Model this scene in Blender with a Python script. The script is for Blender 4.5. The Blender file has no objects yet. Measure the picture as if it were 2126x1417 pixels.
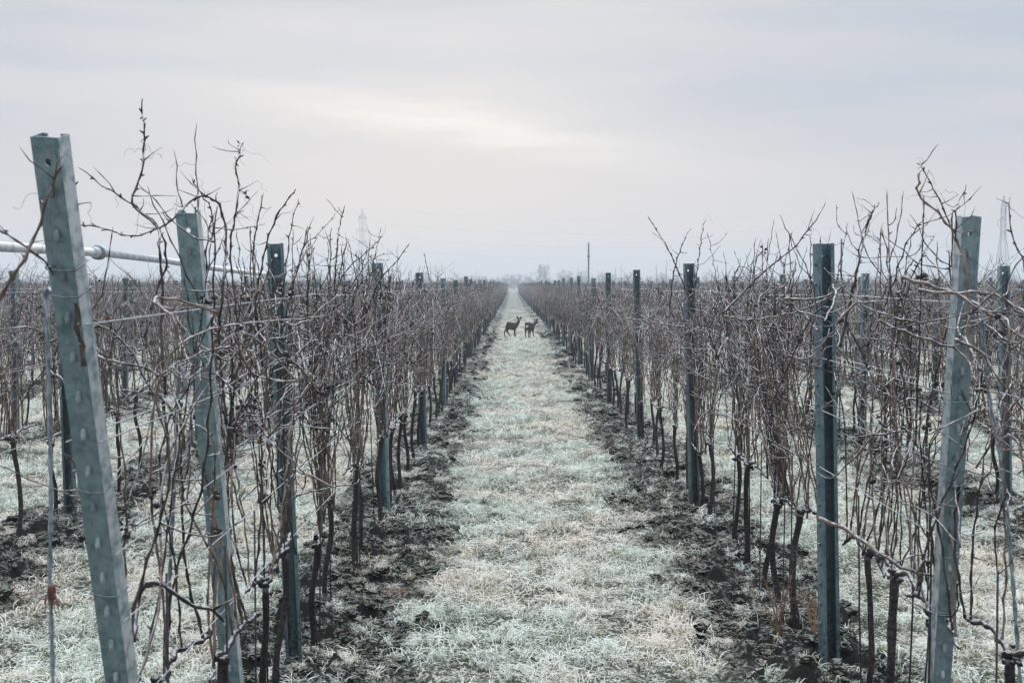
import bpy, bmesh, math, random
import numpy as np
from mathutils import Vector, Matrix

# ------------------------------------------------------------------ camera, sky, sun, exposure
SC = bpy.context.scene
COL = SC.collection
FPX, CX, CY, HORIZON = 2657.0, 1063.0, 708.5, 591.0      # focal length and centre in photo pixels
CAMH = 2.0
PITCH = math.atan((CY - HORIZON) / FPX)

cam_data = bpy.data.cameras.new("camera")
cam_data.sensor_width = 36.0
cam_data.lens = 36.0 * FPX / 2126.0
cam_data.clip_start = 0.1
cam_data.clip_end = 6000
cam_data.dof.use_dof = True
cam_data.dof.focus_distance = 14.0
cam_data.dof.aperture_fstop = 9.0
cam = bpy.data.objects.new("camera", cam_data)
COL.objects.link(cam)
cam.location = (0, 0, CAMH)
cam.rotation_euler = (math.pi / 2 - PITCH, 0, 0)
SC.camera = cam

SUN_EL, SUN_AZ = math.radians(16), math.radians(-4)        # azimuth from +Y, positive to +X
world = bpy.data.worlds.new("World")
SC.world = world
world.use_nodes = True
wn, wl = world.node_tree.nodes, world.node_tree.links
wn.clear()
w_out = wn.new("ShaderNodeOutputWorld")
w_bg = wn.new("ShaderNodeBackground")
w_bg.inputs["Strength"].default_value = 1.0
wl.new(w_bg.outputs[0], w_out.inputs[0])


def wmath(op, a, b=None, c=None):
    n = wn.new("ShaderNodeMath"); n.operation = op
    for i, v in enumerate((a, b, c)):
        if v is None: continue
        if isinstance(v, (int, float)): n.inputs[i].default_value = v
        else: wl.new(v, n.inputs[i])
    return n.outputs[0]


def wmix(fac, a, b):
    n = wn.new("ShaderNodeMix"); n.data_type = 'RGBA'
    for sock, v in ((n.inputs[0], fac), (n.inputs[6], a), (n.inputs[7], b)):
        if isinstance(v, (int, float)): sock.default_value = v
        elif isinstance(v, tuple): sock.default_value = (*v, 1)
        else: wl.new(v, sock)
    return n.outputs[2]


sky = wn.new("ShaderNodeTexSky")
sky.sky_type = 'NISHITA'
sky.sun_disc = False
sky.sun_elevation = SUN_EL
sky.sun_rotation = SUN_AZ
sky_s = wn.new("ShaderNodeVectorMath"); sky_s.operation = 'SCALE'
wl.new(sky.outputs[0], sky_s.inputs[0]); sky_s.inputs[3].default_value = 0.1
w_tc = wn.new("ShaderNodeTexCoord")
w_sep = wn.new("ShaderNodeSeparateXYZ")
wl.new(w_tc.outputs["Generated"], w_sep.inputs[0])
wx, wy, wz = w_sep.outputs
w_map = wn.new("ShaderNodeMapping")
w_map.inputs["Scale"].default_value = (1.0, 1.0, 8.0)
w_map.inputs["Location"].default_value = (9.2, 4.1, 0.9)
w_map.inputs["Rotation"].default_value = (0, math.radians(5), 0)
wl.new(w_tc.outputs["Generated"], w_map.inputs[0])
w_noise = wn.new("ShaderNodeTexNoise")
w_noise.inputs["Scale"].default_value = 2.6
w_noise.inputs["Detail"].default_value = 4.5
w_noise.inputs["Roughness"].default_value = 0.45
wl.new(w_map.outputs[0], w_noise.inputs["Vector"])
w_ramp = wn.new("ShaderNodeValToRGB")
w_ramp.color_ramp.elements[0].position = 0.39
w_ramp.color_ramp.elements[1].position = 0.61
w_ramp.color_ramp.elements[0].color = (0.500, 0.548, 0.635, 1)   # blue-grey cloud
w_ramp.color_ramp.elements[1].color = (0.640, 0.642, 0.675, 1)   # pale cloud
wl.new(w_noise.outputs["Fac"], w_ramp.inputs[0])
# towards the horizon the cloud deck thins to an even pinkish white
hz = wn.new("ShaderNodeMapRange"); hz.interpolation_type = 'SMOOTHSTEP'
wl.new(wz, hz.inputs[0]); hz.inputs[1].default_value = 0.02; hz.inputs[2].default_value = 0.17
hz.inputs[3].default_value = 0.0; hz.inputs[4].default_value = 1.0
cloud = wmix(hz.outputs[0], (0.65, 0.61, 0.63), w_ramp.outputs[0])
# thin bright gap in the deck where the low sun stands behind it
wyc = wmath('MAXIMUM', wy, 0.05)
az = wmath('DIVIDE', wx, wyc)
el = wmath('DIVIDE', wz, wyc)
az0 = wmath('ADD', az, 0.04)
el0 = wmath('ADD', wmath('SUBTRACT', el, 0.124), wmath('MULTIPLY', az0, 0.16))
w_n2 = wn.new("ShaderNodeTexNoise"); w_n2.inputs["Scale"].default_value = 9.0; w_n2.inputs["Detail"].default_value = 3.0
wl.new(w_map.outputs[0], w_n2.inputs["Vector"])
el1 = wmath('ADD', el0, wmath('MULTIPLY', wmath('SUBTRACT', w_n2.outputs["Fac"], 0.5), 0.035))
g1 = wmath('EXPONENT', wmath('MULTIPLY', wmath('ADD', wmath('POWER', wmath('ABSOLUTE', wmath('DIVIDE', az0, 0.145)), 2.0),
                                               wmath('POWER', wmath('ABSOLUTE', wmath('DIVIDE', el1, 0.0145)), 2.0)), -1.0))
g2 = wmath('EXPONENT', wmath('MULTIPLY', wmath('ADD', wmath('POWER', wmath('ABSOLUTE', wmath('DIVIDE', az0, 0.30)), 2.0),
                                               wmath('POWER', wmath('ABSOLUTE', wmath('DIVIDE', el0, 0.07)), 2.0)), -1.0))
glow = wmath('MINIMUM', wmath('ADD', wmath('MULTIPLY', g1, 0.85), wmath('MULTIPLY', g2, 0.10)), 1.0)
cloud = wmix(glow, cloud, (0.86, 0.83, 0.815))
# an overcast deck brightens steadily towards the zenith
zen = wn.new("ShaderNodeMapRange"); zen.interpolation_type = 'SMOOTHSTEP'
wl.new(wz, zen.inputs[0]); zen.inputs[1].default_value = 0.20; zen.inputs[2].default_value = 1.0
zen.inputs[3].default_value = 1.0; zen.inputs[4].default_value = 3.5
cl_s = wn.new("ShaderNodeVectorMath"); cl_s.operation = 'SCALE'
wl.new(cloud, cl_s.inputs[0]); wl.new(zen.outputs[0], cl_s.inputs[3])
final = wmix(0.94, sky_s.outputs[0], cl_s.outputs[0])
wl.new(final, w_bg.inputs["Color"])

sun_data = bpy.data.lights.new("sun", 'SUN')
sun_data.energy = 1.5
sun_data.angle = math.radians(35)
sun_data.color = (1.0, 0.96, 0.92)
sun = bpy.data.objects.new("sun", sun_data)
COL.objects.link(sun)
sd = Vector((math.sin(SUN_AZ) * math.cos(SUN_EL), math.cos(SUN_AZ) * math.cos(SUN_EL), math.sin(SUN_EL)))
sun.rotation_euler = sd.to_track_quat('Z', 'Y').to_euler()

SC.view_settings.view_transform = 'Standard'
SC.view_settings.look = 'None'
SC.view_settings.exposure = 0.0
SC.view_settings.gamma = 1.0
SC.view_settings.use_curve_mapping = False
SC.render.engine = 'CYCLES'
SC.cycles.max_bounces = 4
SC.cycles.diffuse_bounces = 3
SC.cycles.glossy_bounces = 2
SC.cycles.volume_bounces = 1
SC.cycles.use_adaptive_sampling = True
SC.cycles.adaptive_threshold = 0.008
SC.cycles.use_denoising = True
SC.cycles.denoiser = 'OPENIMAGEDENOISE'
SC.render.film_transparent = False
SC.cycles.filter_width = 1.4


# ------------------------------------------------------------------ helpers
def pix(px, py, d):
    """The point at ground distance d (metres along the rows) that a photo pixel shows."""
    xc, yc = (px - CX) / FPX, (CY - py) / FPX
    s, c = math.sin(PITCH), math.cos(PITCH)
    v = np.array((xc, c + yc * s, -s + yc * c))
    return np.array((0, 0, CAMH)) + v * (d / v[1])


rng = np.random.default_rng(11)
_T = np.random.default_rng(5).random((256, 256))


def vnoise(x, y, seed=0):
    x = np.asarray(x, float) + seed * 17.31; y = np.asarray(y, float) + seed * 9.77
    xi, yi = np.floor(x).astype(int), np.floor(y).astype(int)
    fx, fy = x - xi, y - yi
    fx, fy = fx * fx * (3 - 2 * fx), fy * fy * (3 - 2 * fy)
    a, b = _T[xi & 255, yi & 255], _T[(xi + 1) & 255, yi & 255]
    c, d = _T[xi & 255, (yi + 1) & 255], _T[(xi + 1) & 255, (yi + 1) & 255]
    return (a * (1 - fx) + b * fx) * (1 - fy) + (c * (1 - fx) + d * fx) * fy - 0.5


ROW_L, ROW_R, PITCH_ROW = -1.12, 1.655, 2.72
MID = (ROW_L + ROW_R) / 2
HALF = (ROW_R - ROW_L) / 2


def row_x(k):
    """k = 1, 2, ... rows right of the path, -1, -2, ... rows left of it."""
    return ROW_R + (k - 1) * PITCH_ROW if k > 0 else ROW_L + (k + 1) * PITCH_ROW


def row_dist(x):
    xs = np.abs(np.asarray(x, float) - MID) - HALF
    return np.abs(np.mod(xs + PITCH_ROW / 2, PITCH_ROW) - PITCH_ROW / 2)


def soil_mask(x, y):
    r = row_dist(x) + 0.40 * vnoise(np.asarray(x) * 2.3, np.asarray(y) * 2.3, 3) + 0.22 * vnoise(np.asarray(x) * 7, np.asarray(y) * 7, 4)
    return np.clip((0.60 - r) / 0.16, 0, 1)


def height(x, y):
    x = np.asarray(x, float); y = np.asarray(y, float)
    m = soil_mask(x, y)
    r = row_dist(x)
    h = 0.08 * (np.exp(-(r / 0.36) ** 2) - 1) + 0.04 * vnoise(x * 0.5, y * 0.5, 1)
    clod = 0.19 * vnoise(x * 4.2, y * 4.2, 6) + 0.12 * vnoise(x * 11, y * 11, 7) + 0.05 * vnoise(x * 24, y * 24, 8)
    turf = 0.06 * vnoise(x * 2.5, y * 2.5, 9) + 0.06 * vnoise(x * 7, y * 7, 10) + 0.02 * vnoise(x * 22, y * 22, 12)
    return h + m * clod + (1 - m) * turf


class MB:
    """Collects tubes and faces; build() links them as one mesh object."""
    def __init__(self):
        self.v, self.f, self.n = [], [], 0

    def add(self, verts, faces):
        verts = np.asarray(verts, float)
        self.v.append(verts)
        o = self.n
        self.f.extend([[i + o for i in f] for f in faces])
        self.n += len(verts)

    def tube(self, P, R, k=5):
        P = np.asarray(P, float); n = len(P)
        R = np.broadcast_to(np.asarray(R, float), (n,))
        T = np.gradient(P, axis=0)
        T /= np.linalg.norm(T, axis=1, keepdims=True) + 1e-9
        m = np.abs(T).mean(axis=0)
        ref = np.zeros(3); ref[int(np.argmin(m))] = 1
        N = np.cross(T, ref); N /= np.linalg.norm(N, axis=1, keepdims=True) + 1e-9
        B = np.cross(T, N)
        a = np.arange(k) * 2 * np.pi / k
        V = P[:, None, :] + R[:, None, None] * (np.cos(a)[None, :, None] * N[:, None, :] + np.sin(a)[None, :, None] * B[:, None, :])
        F = []
        for i in range(n - 1):
            for j in range(k):
                j2 = (j + 1) % k
                F.append((i * k + j, i * k + j2, (i + 1) * k + j2, (i + 1) * k + j))
        F.append(tuple(range(k - 1, -1, -1)))
        F.append(tuple((n - 1) * k + j for j in range(k)))
        self.add(V.reshape(-1, 3), F)

    def box(self, lo, hi):
        x0, y0, z0 = lo; x1, y1, z1 = hi
        self.add([(x0, y0, z0), (x1, y0, z0), (x1, y1, z0), (x0, y1, z0), (x0, y0, z1), (x1, y0, z1), (x1, y1, z1), (x0, y1, z1)],
                 [(0, 3, 2, 1), (4, 5, 6, 7), (0, 1, 5, 4), (1, 2, 6, 5), (2, 3, 7, 6), (3, 0, 4, 7)])

    def blob(self, c, r, rg, jit=0.35):
        """A small lumpy knob."""
        k, n = 6, 4
        V = [(0, 0, -1)]
        for i in range(1, n):
            t = math.pi * i / n
            for j in range(k):
                p = 2 * math.pi * (j + 0.5 * (i % 2)) / k
                s = 1 + jit * (rg.random() - 0.5)
                V.append((math.sin(t) * math.cos(p) * s, math.sin(t) * math.sin(p) * s, -math.cos(t) * s))
        V.append((0, 0, 1))
        F = [(0, 1 + (j + 1) % k, 1 + j) for j in range(k)]
        for i in range(n - 2):
            for j in range(k):
                a, b = 1 + i * k + j, 1 + i * k + (j + 1) % k
                F.append((a, b, b + k, a + k))
        e = len(V) - 1; o = 1 + (n - 2) * k
        F += [(o + j, o + (j + 1) % k, e) for j in range(k)]
        self.add(np.asarray(V) * np.asarray(r) + np.asarray(c), F)

    def mesh(self, name, mat, smooth=True):
        me = bpy.data.meshes.new(name)
        me.from_pydata(np.concatenate(self.v).tolist() if self.v else [], [], self.f)
        if mat: me.materials.append(mat)
        if smooth: me.polygons.foreach_set("use_smooth", [True] * len(me.polygons))
        me.update()
        return me

    def build(self, name, mat, parent=None, smooth=True, link=True):
        o = bpy.data.objects.new(name, self.mesh(name, mat, smooth))
        if link: COL.objects.link(o)
        if parent: o.parent = parent
        return o


def tag(o, label=None, cat=None, group=None, kind=None):
    for k, v in (("label", label), ("category", cat), ("group", group), ("kind", kind)):
        if v: o[k] = v
    return o


def empty(name, loc=(0, 0, 0), rz=0.0):
    o = bpy.data.objects.new(name, None)
    o.empty_display_size = 0.1
    o.location = [float(c) for c in loc]; o.rotation_euler = (0, 0, rz)
    COL.objects.link(o)
    return o


def copy_tree(root):
    r = root.copy(); COL.objects.link(r)
    for ch in root.children:
        c = ch.copy(); COL.objects.link(c); c.parent = r
        for g in ch.children:
            d = g.copy(); COL.objects.link(d); d.parent = c
    return r


def spline(W, step):
    """Catmull-Rom through the waypoints, resampled to about one point per step."""
    W = np.asarray(W, float)
    if len(W) == 2: W = np.array([W[0], (W[0] + W[1]) / 2, W[1]])
    Q = np.vstack([2 * W[0] - W[1], W, 2 * W[-1] - W[-2]])
    pts = []
    t = np.linspace(0, 1, 9)[:-1, None]
    for i in range(1, len(Q) - 2):
        a, b, c, d = Q[i - 1], Q[i], Q[i + 1], Q[i + 2]
        pts.append(0.5 * (2 * b + (c - a) * t + (2 * a - 5 * b + 4 * c - d) * t ** 2 + (3 * b - a - 3 * c + d) * t ** 3))
    pts = np.vstack(pts + [W[-1:]])
    s = np.concatenate([[0], np.cumsum(np.linalg.norm(np.diff(pts, axis=0), axis=1))])
    n = max(3, int(s[-1] / step) + 1)
    u = np.linspace(0, s[-1], n)
    return np.stack([np.interp(u, s, pts[:, i]) for i in range(3)], axis=1), s[-1]


# ------------------------------------------------------------------ materials
def material(name):
    m = bpy.data.materials.new(name); m.use_nodes = True
    nt = m.node_tree
    return m, nt.nodes, nt.links, nt.nodes["Principled BSDF"]


def nmix(N, L, fac, a, b):
    n = N.new("ShaderNodeMix"); n.data_type = 'RGBA'
    for sock, v in ((n.inputs[0], fac), (n.inputs[6], a), (n.inputs[7], b)):
        if isinstance(v, (int, float)): sock.default_value = v
        elif isinstance(v, tuple): sock.default_value = (*v, 1)
        else: L.new(v, sock)
    return n.outputs[2]


def nmath(N, L, op, a, b=None, clamp=False):
    n = N.new("ShaderNodeMath"); n.operation = op; n.use_clamp = clamp
    for i, v in enumerate((a, b)):
        if v is None: continue
        if isinstance(v, (int, float)): n.inputs[i].default_value = v
        else: L.new(v, n.inputs[i])
    return n.outputs[0]


def nnoise(N, L, vec, scale, detail=3.0, rough=0.55):
    n = N.new("ShaderNodeTexNoise")
    n.inputs["Scale"].default_value = scale; n.inputs["Detail"].default_value = detail; n.inputs["Roughness"].default_value = rough
    if vec is not None: L.new(vec, n.inputs["Vector"])
    return n.outputs["Fac"]


def nrange(N, L, v, a, b, c=0.0, d=1.0):
    n = N.new("ShaderNodeMapRange"); n.interpolation_type = 'SMOOTHSTEP'
    L.new(v, n.inputs[0])
    for i, k in enumerate((a, b, c, d)): n.inputs[1 + i].default_value = k
    return n.outputs[0]


FROST = (0.74, 0.76, 0.78)


def frosted(name, c1, c2, amount, lo, hi, scale=30.0, nscale=60.0, rough=0.75, vary=True, metallic=0.0, bump=0.0, spec=0.3, streak=False, side=0.0, rime=FROST):
    """Bark, cane, steel or soil with rime lying on whatever faces up."""
    m, N, L, B = material(name)
    geo = N.new("ShaderNodeNewGeometry")
    pos = geo.outputs["Position"]
    base = nmix(N, L, nrange(N, L, nnoise(N, L, pos, scale, 4), 0.35, 0.65), c1, c2)
    if streak:      # run-off streaks and grime splashed up from the ground
        mp = N.new("ShaderNodeMapping"); mp.inputs["Scale"].default_value = (60, 60, 2.2); L.new(pos, mp.inputs[0])
        st = nrange(N, L, nnoise(N, L, mp.outputs[0], 1.0, 3), 0.56, 0.72)
        base = nmix(N, L, nmath(N, L, 'MULTIPLY', st, 0.55), base, tuple(c * 0.45 for c in c1))
        mp2 = N.new("ShaderNodeMapping"); mp2.inputs["Scale"].default_value = (30, 30, 5); L.new(pos, mp2.inputs[0])
        ru = nrange(N, L, nnoise(N, L, mp2.outputs[0], 1.0, 5, 0.7), 0.63, 0.70)
        base = nmix(N, L, nmath(N, L, 'MULTIPLY', ru, 0.6), base, (0.085, 0.052, 0.036))
        vo = N.new("ShaderNodeTexVoronoi"); vo.inputs["Scale"].default_value = 55; L.new(pos, vo.inputs["Vector"])
        vs = N.new("ShaderNodeSeparateColor"); L.new(vo.outputs["Color"], vs.inputs[0])
        base = nmix(N, L, nmath(N, L, 'MULTIPLY', vs.outputs[0], 0.45), base, tuple(c * 1.5 for c in c2))
        sz = N.new("ShaderNodeSeparateXYZ"); L.new(pos, sz.inputs[0])
        spl = nmath(N, L, 'MULTIPLY', nrange(N, L, sz.outputs[2], 0.38, 0.05), nrange(N, L, nnoise(N, L, pos, 45, 4), 0.42, 0.6))
        base = nmix(N, L, nmath(N, L, 'MULTIPLY', spl, 0.8), base, (0.028, 0.027, 0.024))
    if vary:
        oi = N.new("ShaderNodeObjectInfo")
        hsv = N.new("ShaderNodeHueSaturation")
        L.new(nrange(N, L, oi.outputs["Random"], 0, 1, 0.65, 1.4), hsv.inputs["Value"])
        L.new(base, hsv.inputs["Color"])
        base = hsv.outputs[0]
    sep = N.new("ShaderNodeSeparateXYZ"); L.new(geo.outputs["Normal"], sep.inputs[0])
    up = nrange(N, L, sep.outputs[2], lo, hi)
    spk = nrange(N, L, nnoise(N, L, pos, nscale, 3), 0.32, 0.58)
    f = nmath(N, L, 'MULTIPLY', nmath(N, L, 'MULTIPLY', up, spk), amount)
    if side:        # rime on the narrow sides, which also paints in their brighter sky light
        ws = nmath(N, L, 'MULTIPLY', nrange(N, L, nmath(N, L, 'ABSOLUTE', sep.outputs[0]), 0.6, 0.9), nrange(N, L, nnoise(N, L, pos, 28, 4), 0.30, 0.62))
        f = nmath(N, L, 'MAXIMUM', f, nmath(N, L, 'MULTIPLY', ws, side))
    col = nmix(N, L, f, base, rime)
    L.new(col, B.inputs["Base Color"])
    B.inputs["Roughness"].default_value = rough
    B.inputs["Specular IOR Level"].default_value = spec
    B.inputs["Metallic"].default_value = metallic
    if bump:
        bp = N.new("ShaderNodeBump"); bp.inputs["Strength"].default_value = bump; bp.inputs["Distance"].default_value = 0.01
        L.new(nnoise(N, L, pos, nscale * 1.7, 4), bp.inputs["Height"]); L.new(bp.outputs[0], B.inputs["Normal"])
    return m


M = {}
M['cane'] = frosted("cane_bark", (0.060, 0.045, 0.037), (0.19, 0.143, 0.112), 0.88, 0.15, 0.80, 18, 55)
M['cane_dark'] = frosted("weathered_cane_bark", (0.015, 0.014, 0.015), (0.066, 0.051, 0.045), 0.85, 0.30, 0.88, 18, 55)
M['cane_red'] = frosted("reddish_cane_bark", (0.105, 0.068, 0.060), (0.195, 0.14, 0.122), 0.8, 0.35, 0.9, 18, 55)
M['trunk'] = frosted("old_vine_bark", (0.008, 0.010, 0.012), (0.042, 0.035, 0.032), 0.8, 0.4, 0.95, 60, 70, 0.9, bump=0.8)
M['dry'] = frosted("dried_stalk", (0.02, 0.017, 0.018), (0.05, 0.035, 0.03), 0.4, 0.5, 1.0, 40, 60)
M['leaf'] = frosted("dead_leaf", (0.06, 0.028, 0.02), (0.14, 0.065, 0.04), 0.25, 0.6, 1.0, 40, 60)
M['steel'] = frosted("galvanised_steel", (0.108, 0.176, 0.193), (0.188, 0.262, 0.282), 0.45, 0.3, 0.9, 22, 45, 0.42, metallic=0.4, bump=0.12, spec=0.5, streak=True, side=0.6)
M['steel_dark'] = frosted("weathered_steel", (0.062, 0.118, 0.138), (0.125, 0.195, 0.22), 0.35, 0.4, 0.9, 12, 45, 0.5, metallic=0.35, bump=0.12, spec=0.5, streak=True)
M['hook'] = frosted("bright_galvanised_hook", (0.19, 0.25, 0.265), (0.27, 0.33, 0.35), 0.25, 0.3, 0.9, 30, 60, 0.45)
M['wire'] = frosted("frosted_wire", (0.22, 0.25, 0.27), (0.36, 0.38, 0.40), 0.9, -0.2, 0.6, 30, 90, 0.6)
M['cable'] = frosted("anchor_cable_steel", (0.07, 0.10, 0.115), (0.16, 0.20, 0.22), 0.6, 0.0, 0.9, 40, 60, 0.6)
M['ribbon'] = frosted("frayed_red_twine", (0.085, 0.03, 0.025), (0.14, 0.055, 0.042), 0.3, 0.4, 1.0, 40, 60)
M['stake'] = frosted("rusted_stake_steel", (0.02, 0.022, 0.025), (0.05, 0.045, 0.045), 0.3, 0.5, 1.0, 30, 60)
M['pipe'] = frosted("white_pipe_plastic", (0.36, 0.40, 0.42), (0.52, 0.55, 0.57), 0.6, 0.4, 1.0, 9, 30, 0.5, vary=False)
M['coupling'] = frosted("pipe_coupling_metal", (0.10, 0.14, 0.16), (0.18, 0.22, 0.24), 0.5, 0.4, 1.0, 20, 50, 0.5)
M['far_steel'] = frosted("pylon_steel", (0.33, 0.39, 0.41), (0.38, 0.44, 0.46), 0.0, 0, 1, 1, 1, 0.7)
M['far_bark'] = frosted("bare_tree_bark", (0.045, 0.045, 0.05), (0.07, 0.065, 0.07), 0.5, 0.3, 0.9, 1, 3, 0.9)
M['soil'] = frosted("dark_frozen_soil", (0.007, 0.012, 0.013), (0.036, 0.033, 0.026), 0.6, 0.4, 0.95, 14, 120, 0.95, vary=True, bump=1.0, spec=0.05, rime=(0.56, 0.60, 0.50))
M['weed'] = frosted("dry_weed_stem", (0.20, 0.11, 0.06), (0.34, 0.22, 0.13), 0.3, 0.3, 1.0, 40, 60)


def grass_material():
    m, N, L, B = material("frosted_grass_blade")
    geo = N.new("ShaderNodeNewGeometry"); pos = geo.outputs["Position"]
    at = N.new("ShaderNodeAttribute"); at.attribute_name = "blade"        # one random number per blade
    patch = nrange(N, L, nnoise(N, L, pos, 0.75, 4), 0.42, 0.62)
    rime = nmix(N, L, patch, (0.77, 0.85, 0.75), (0.90, 0.84, 0.72))      # rime over green or over straw
    bare = nmix(N, L, patch, (0.10, 0.13, 0.05), (0.24, 0.19, 0.09))
    clump = nnoise(N, L, pos, 7.0, 3)
    f = nrange(N, L, nmath(N, L, 'ADD', at.outputs["Fac"], nmath(N, L, 'MULTIPLY', nmath(N, L, 'SUBTRACT', clump, 0.5), -2.6)), 0.20, 0.03)
    c = nmix(N, L, f, rime, bare)
    white = nrange(N, L, at.outputs["Fac"], 0.62, 0.75)
    c = nmix(N, L, nmath(N, L, 'MULTIPLY', white, 0.7), c, (0.95, 0.95, 0.91))
    L.new(c, B.inputs["Base Color"])
    B.inputs["Roughness"].default_value = 0.8
    B.inputs["Specular IOR Level"].default_value = 0.2
    return m


def ground_material():
    m, N, L, B = material("vineyard_ground")
    geo = N.new("ShaderNodeNewGeometry"); pos = geo.outputs["Position"]
    sp = N.new("ShaderNodeSeparateXYZ"); L.new(pos, sp.inputs[0])
    sn = N.new("ShaderNodeSeparateXYZ"); L.new(geo.outputs["Normal"], sn.inputs[0])
    xs = nmath(N, L, 'SUBTRACT', nmath(N, L, 'ABSOLUTE', nmath(N, L, 'SUBTRACT', sp.outputs[0], MID)), HALF - PITCH_ROW / 2)
    r = nmath(N, L, 'ABSOLUTE', nmath(N, L, 'SUBTRACT', nmath(N, L, 'FLOORED_MODULO', xs, PITCH_ROW), PITCH_ROW / 2))
    wob = nmath(N, L, 'MULTIPLY', nmath(N, L, 'SUBTRACT', nnoise(N, L, pos, 3.0, 5, 0.65), 0.5), 0.9)
    soil = nrange(N, L, nmath(N, L, 'ADD', r, wob), 0.66, 0.40)
    # the tilled strips stop with the vine rows
    soil = nmath(N, L, 'MULTIPLY', soil, nrange(N, L, sp.outputs[1], 345, 335))
    # turf colour
    patch = nnoise(N, L, pos, 0.55, 3)
    turf = nmix(N, L, nrange(N, L, patch, 0.4, 0.62), (0.44, 0.51, 0.47), (0.54, 0.50, 0.45))
    fine = nrange(N, L, nnoise(N, L, pos, 38, 5, 0.75), 0.48, 0.57)
    turf = nmix(N, L, 0.6, turf, (0.78, 0.79, 0.70))
    turf = nmix(N, L, fine, (0.085, 0.095, 0.06), turf)
    speck = nrange(N, L, nnoise(N, L, pos, 6.0, 6, 0.72), 0.53, 0.63)
    turf = nmix(N, L, nmath(N, L, 'MULTIPLY', speck, 0.9), turf, (0.05, 0.062, 0.045))
    rime = nmath(N, L, 'MULTIPLY', nrange(N, L, sn.outputs[2], 0.62, 0.90), nrange(N, L, nnoise(N, L, pos, 30, 6, 0.8), 0.515, 0.55))
    dirt = nmix(N, L, nnoise(N, L, pos, 12, 4), (0.006, 0.011, 0.012), (0.038, 0.034, 0.028))
    dirt = nmix(N, L, nmath(N, L, 'MULTIPLY', rime, 0.6), dirt, (0.52, 0.55, 0.49))
    L.new(nmix(N, L, soil, turf, dirt), B.inputs["Base Color"])
    B.inputs["Roughness"].default_value = 0.95
    B.inputs["Specular IOR Level"].default_value = 0.1
    bp = N.new("ShaderNodeBump"); bp.inputs["Strength"].default_value = 0.8; bp.inputs["Distance"].default_value = 0.03
    L.new(nnoise(N, L, pos, 35, 5, 0.7), bp.inputs["Height"]); L.new(bp.outputs[0], B.inputs["Normal"])
    return m


M['grass'] = grass_material()
M['ground'] = ground_material()


# ------------------------------------------------------------------ scatter helper (geometry nodes, for what cannot be counted)
def scatter(name, sources, P, rot, scl, idx, label=None, cat=None):
    coll = bpy.data.collections.new(name + "_pieces")
    for s in sources: coll.objects.link(s)
    me = bpy.data.meshes.new(name)
    me.from_pydata(np.asarray(P, float).tolist(), [], [])
    a = me.attributes.new("rot", 'FLOAT_VECTOR', 'POINT'); a.data.foreach_set("vector", np.asarray(rot, np.float32).ravel())
    a = me.attributes.new("scl", 'FLOAT_VECTOR', 'POINT'); a.data.foreach_set("vector", np.asarray(scl, np.float32).ravel())
    a = me.attributes.new("idx", 'INT', 'POINT'); a.data.foreach_set("value", np.asarray(idx, np.int32))
    ob = bpy.data.objects.new(name, me); COL.objects.link(ob)
    ng = bpy.data.node_groups.new(name, 'GeometryNodeTree')
    ng.interface.new_socket("Geometry", in_out='INPUT', socket_type='NodeSocketGeometry')
    ng.interface.new_socket("Geometry", in_out='OUTPUT', socket_type='NodeSocketGeometry')
    n, l = ng.nodes, ng.links
    gi, go = n.new("NodeGroupInput"), n.new("NodeGroupOutput")
    iop = n.new("GeometryNodeInstanceOnPoints")
    ci = n.new("GeometryNodeCollectionInfo")
    ci.inputs["Collection"].default_value = coll
    ci.inputs["Separate Children"].default_value = True
    ci.inputs["Reset Children"].default_value = True

    def attr(nm, typ):
        x = n.new("GeometryNodeInputNamedAttribute"); x.data_type = typ; x.inputs["Name"].default_value = nm
        return x.outputs["Attribute"]
    e2r = n.new("FunctionNodeEulerToRotation")
    l.new(attr("rot", 'FLOAT_VECTOR'), e2r.inputs[0])
    l.new(gi.outputs[0], iop.inputs["Points"])
    l.new(ci.outputs[0], iop.inputs["Instance"])
    iop.inputs["Pick Instance"].default_value = True
    l.new(attr("idx", 'INT'), iop.inputs["Instance Index"])
    l.new(e2r.outputs[0], iop.inputs["Rotation"])
    l.new(attr("scl", 'FLOAT_VECTOR'), iop.inputs["Scale"])
    l.new(iop.outputs[0], go.inputs[0])
    md = ob.modifiers.new("scatter", 'NODES'); md.node_group = ng
    tag(ob, label, cat, kind="stuff")
    return ob


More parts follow.
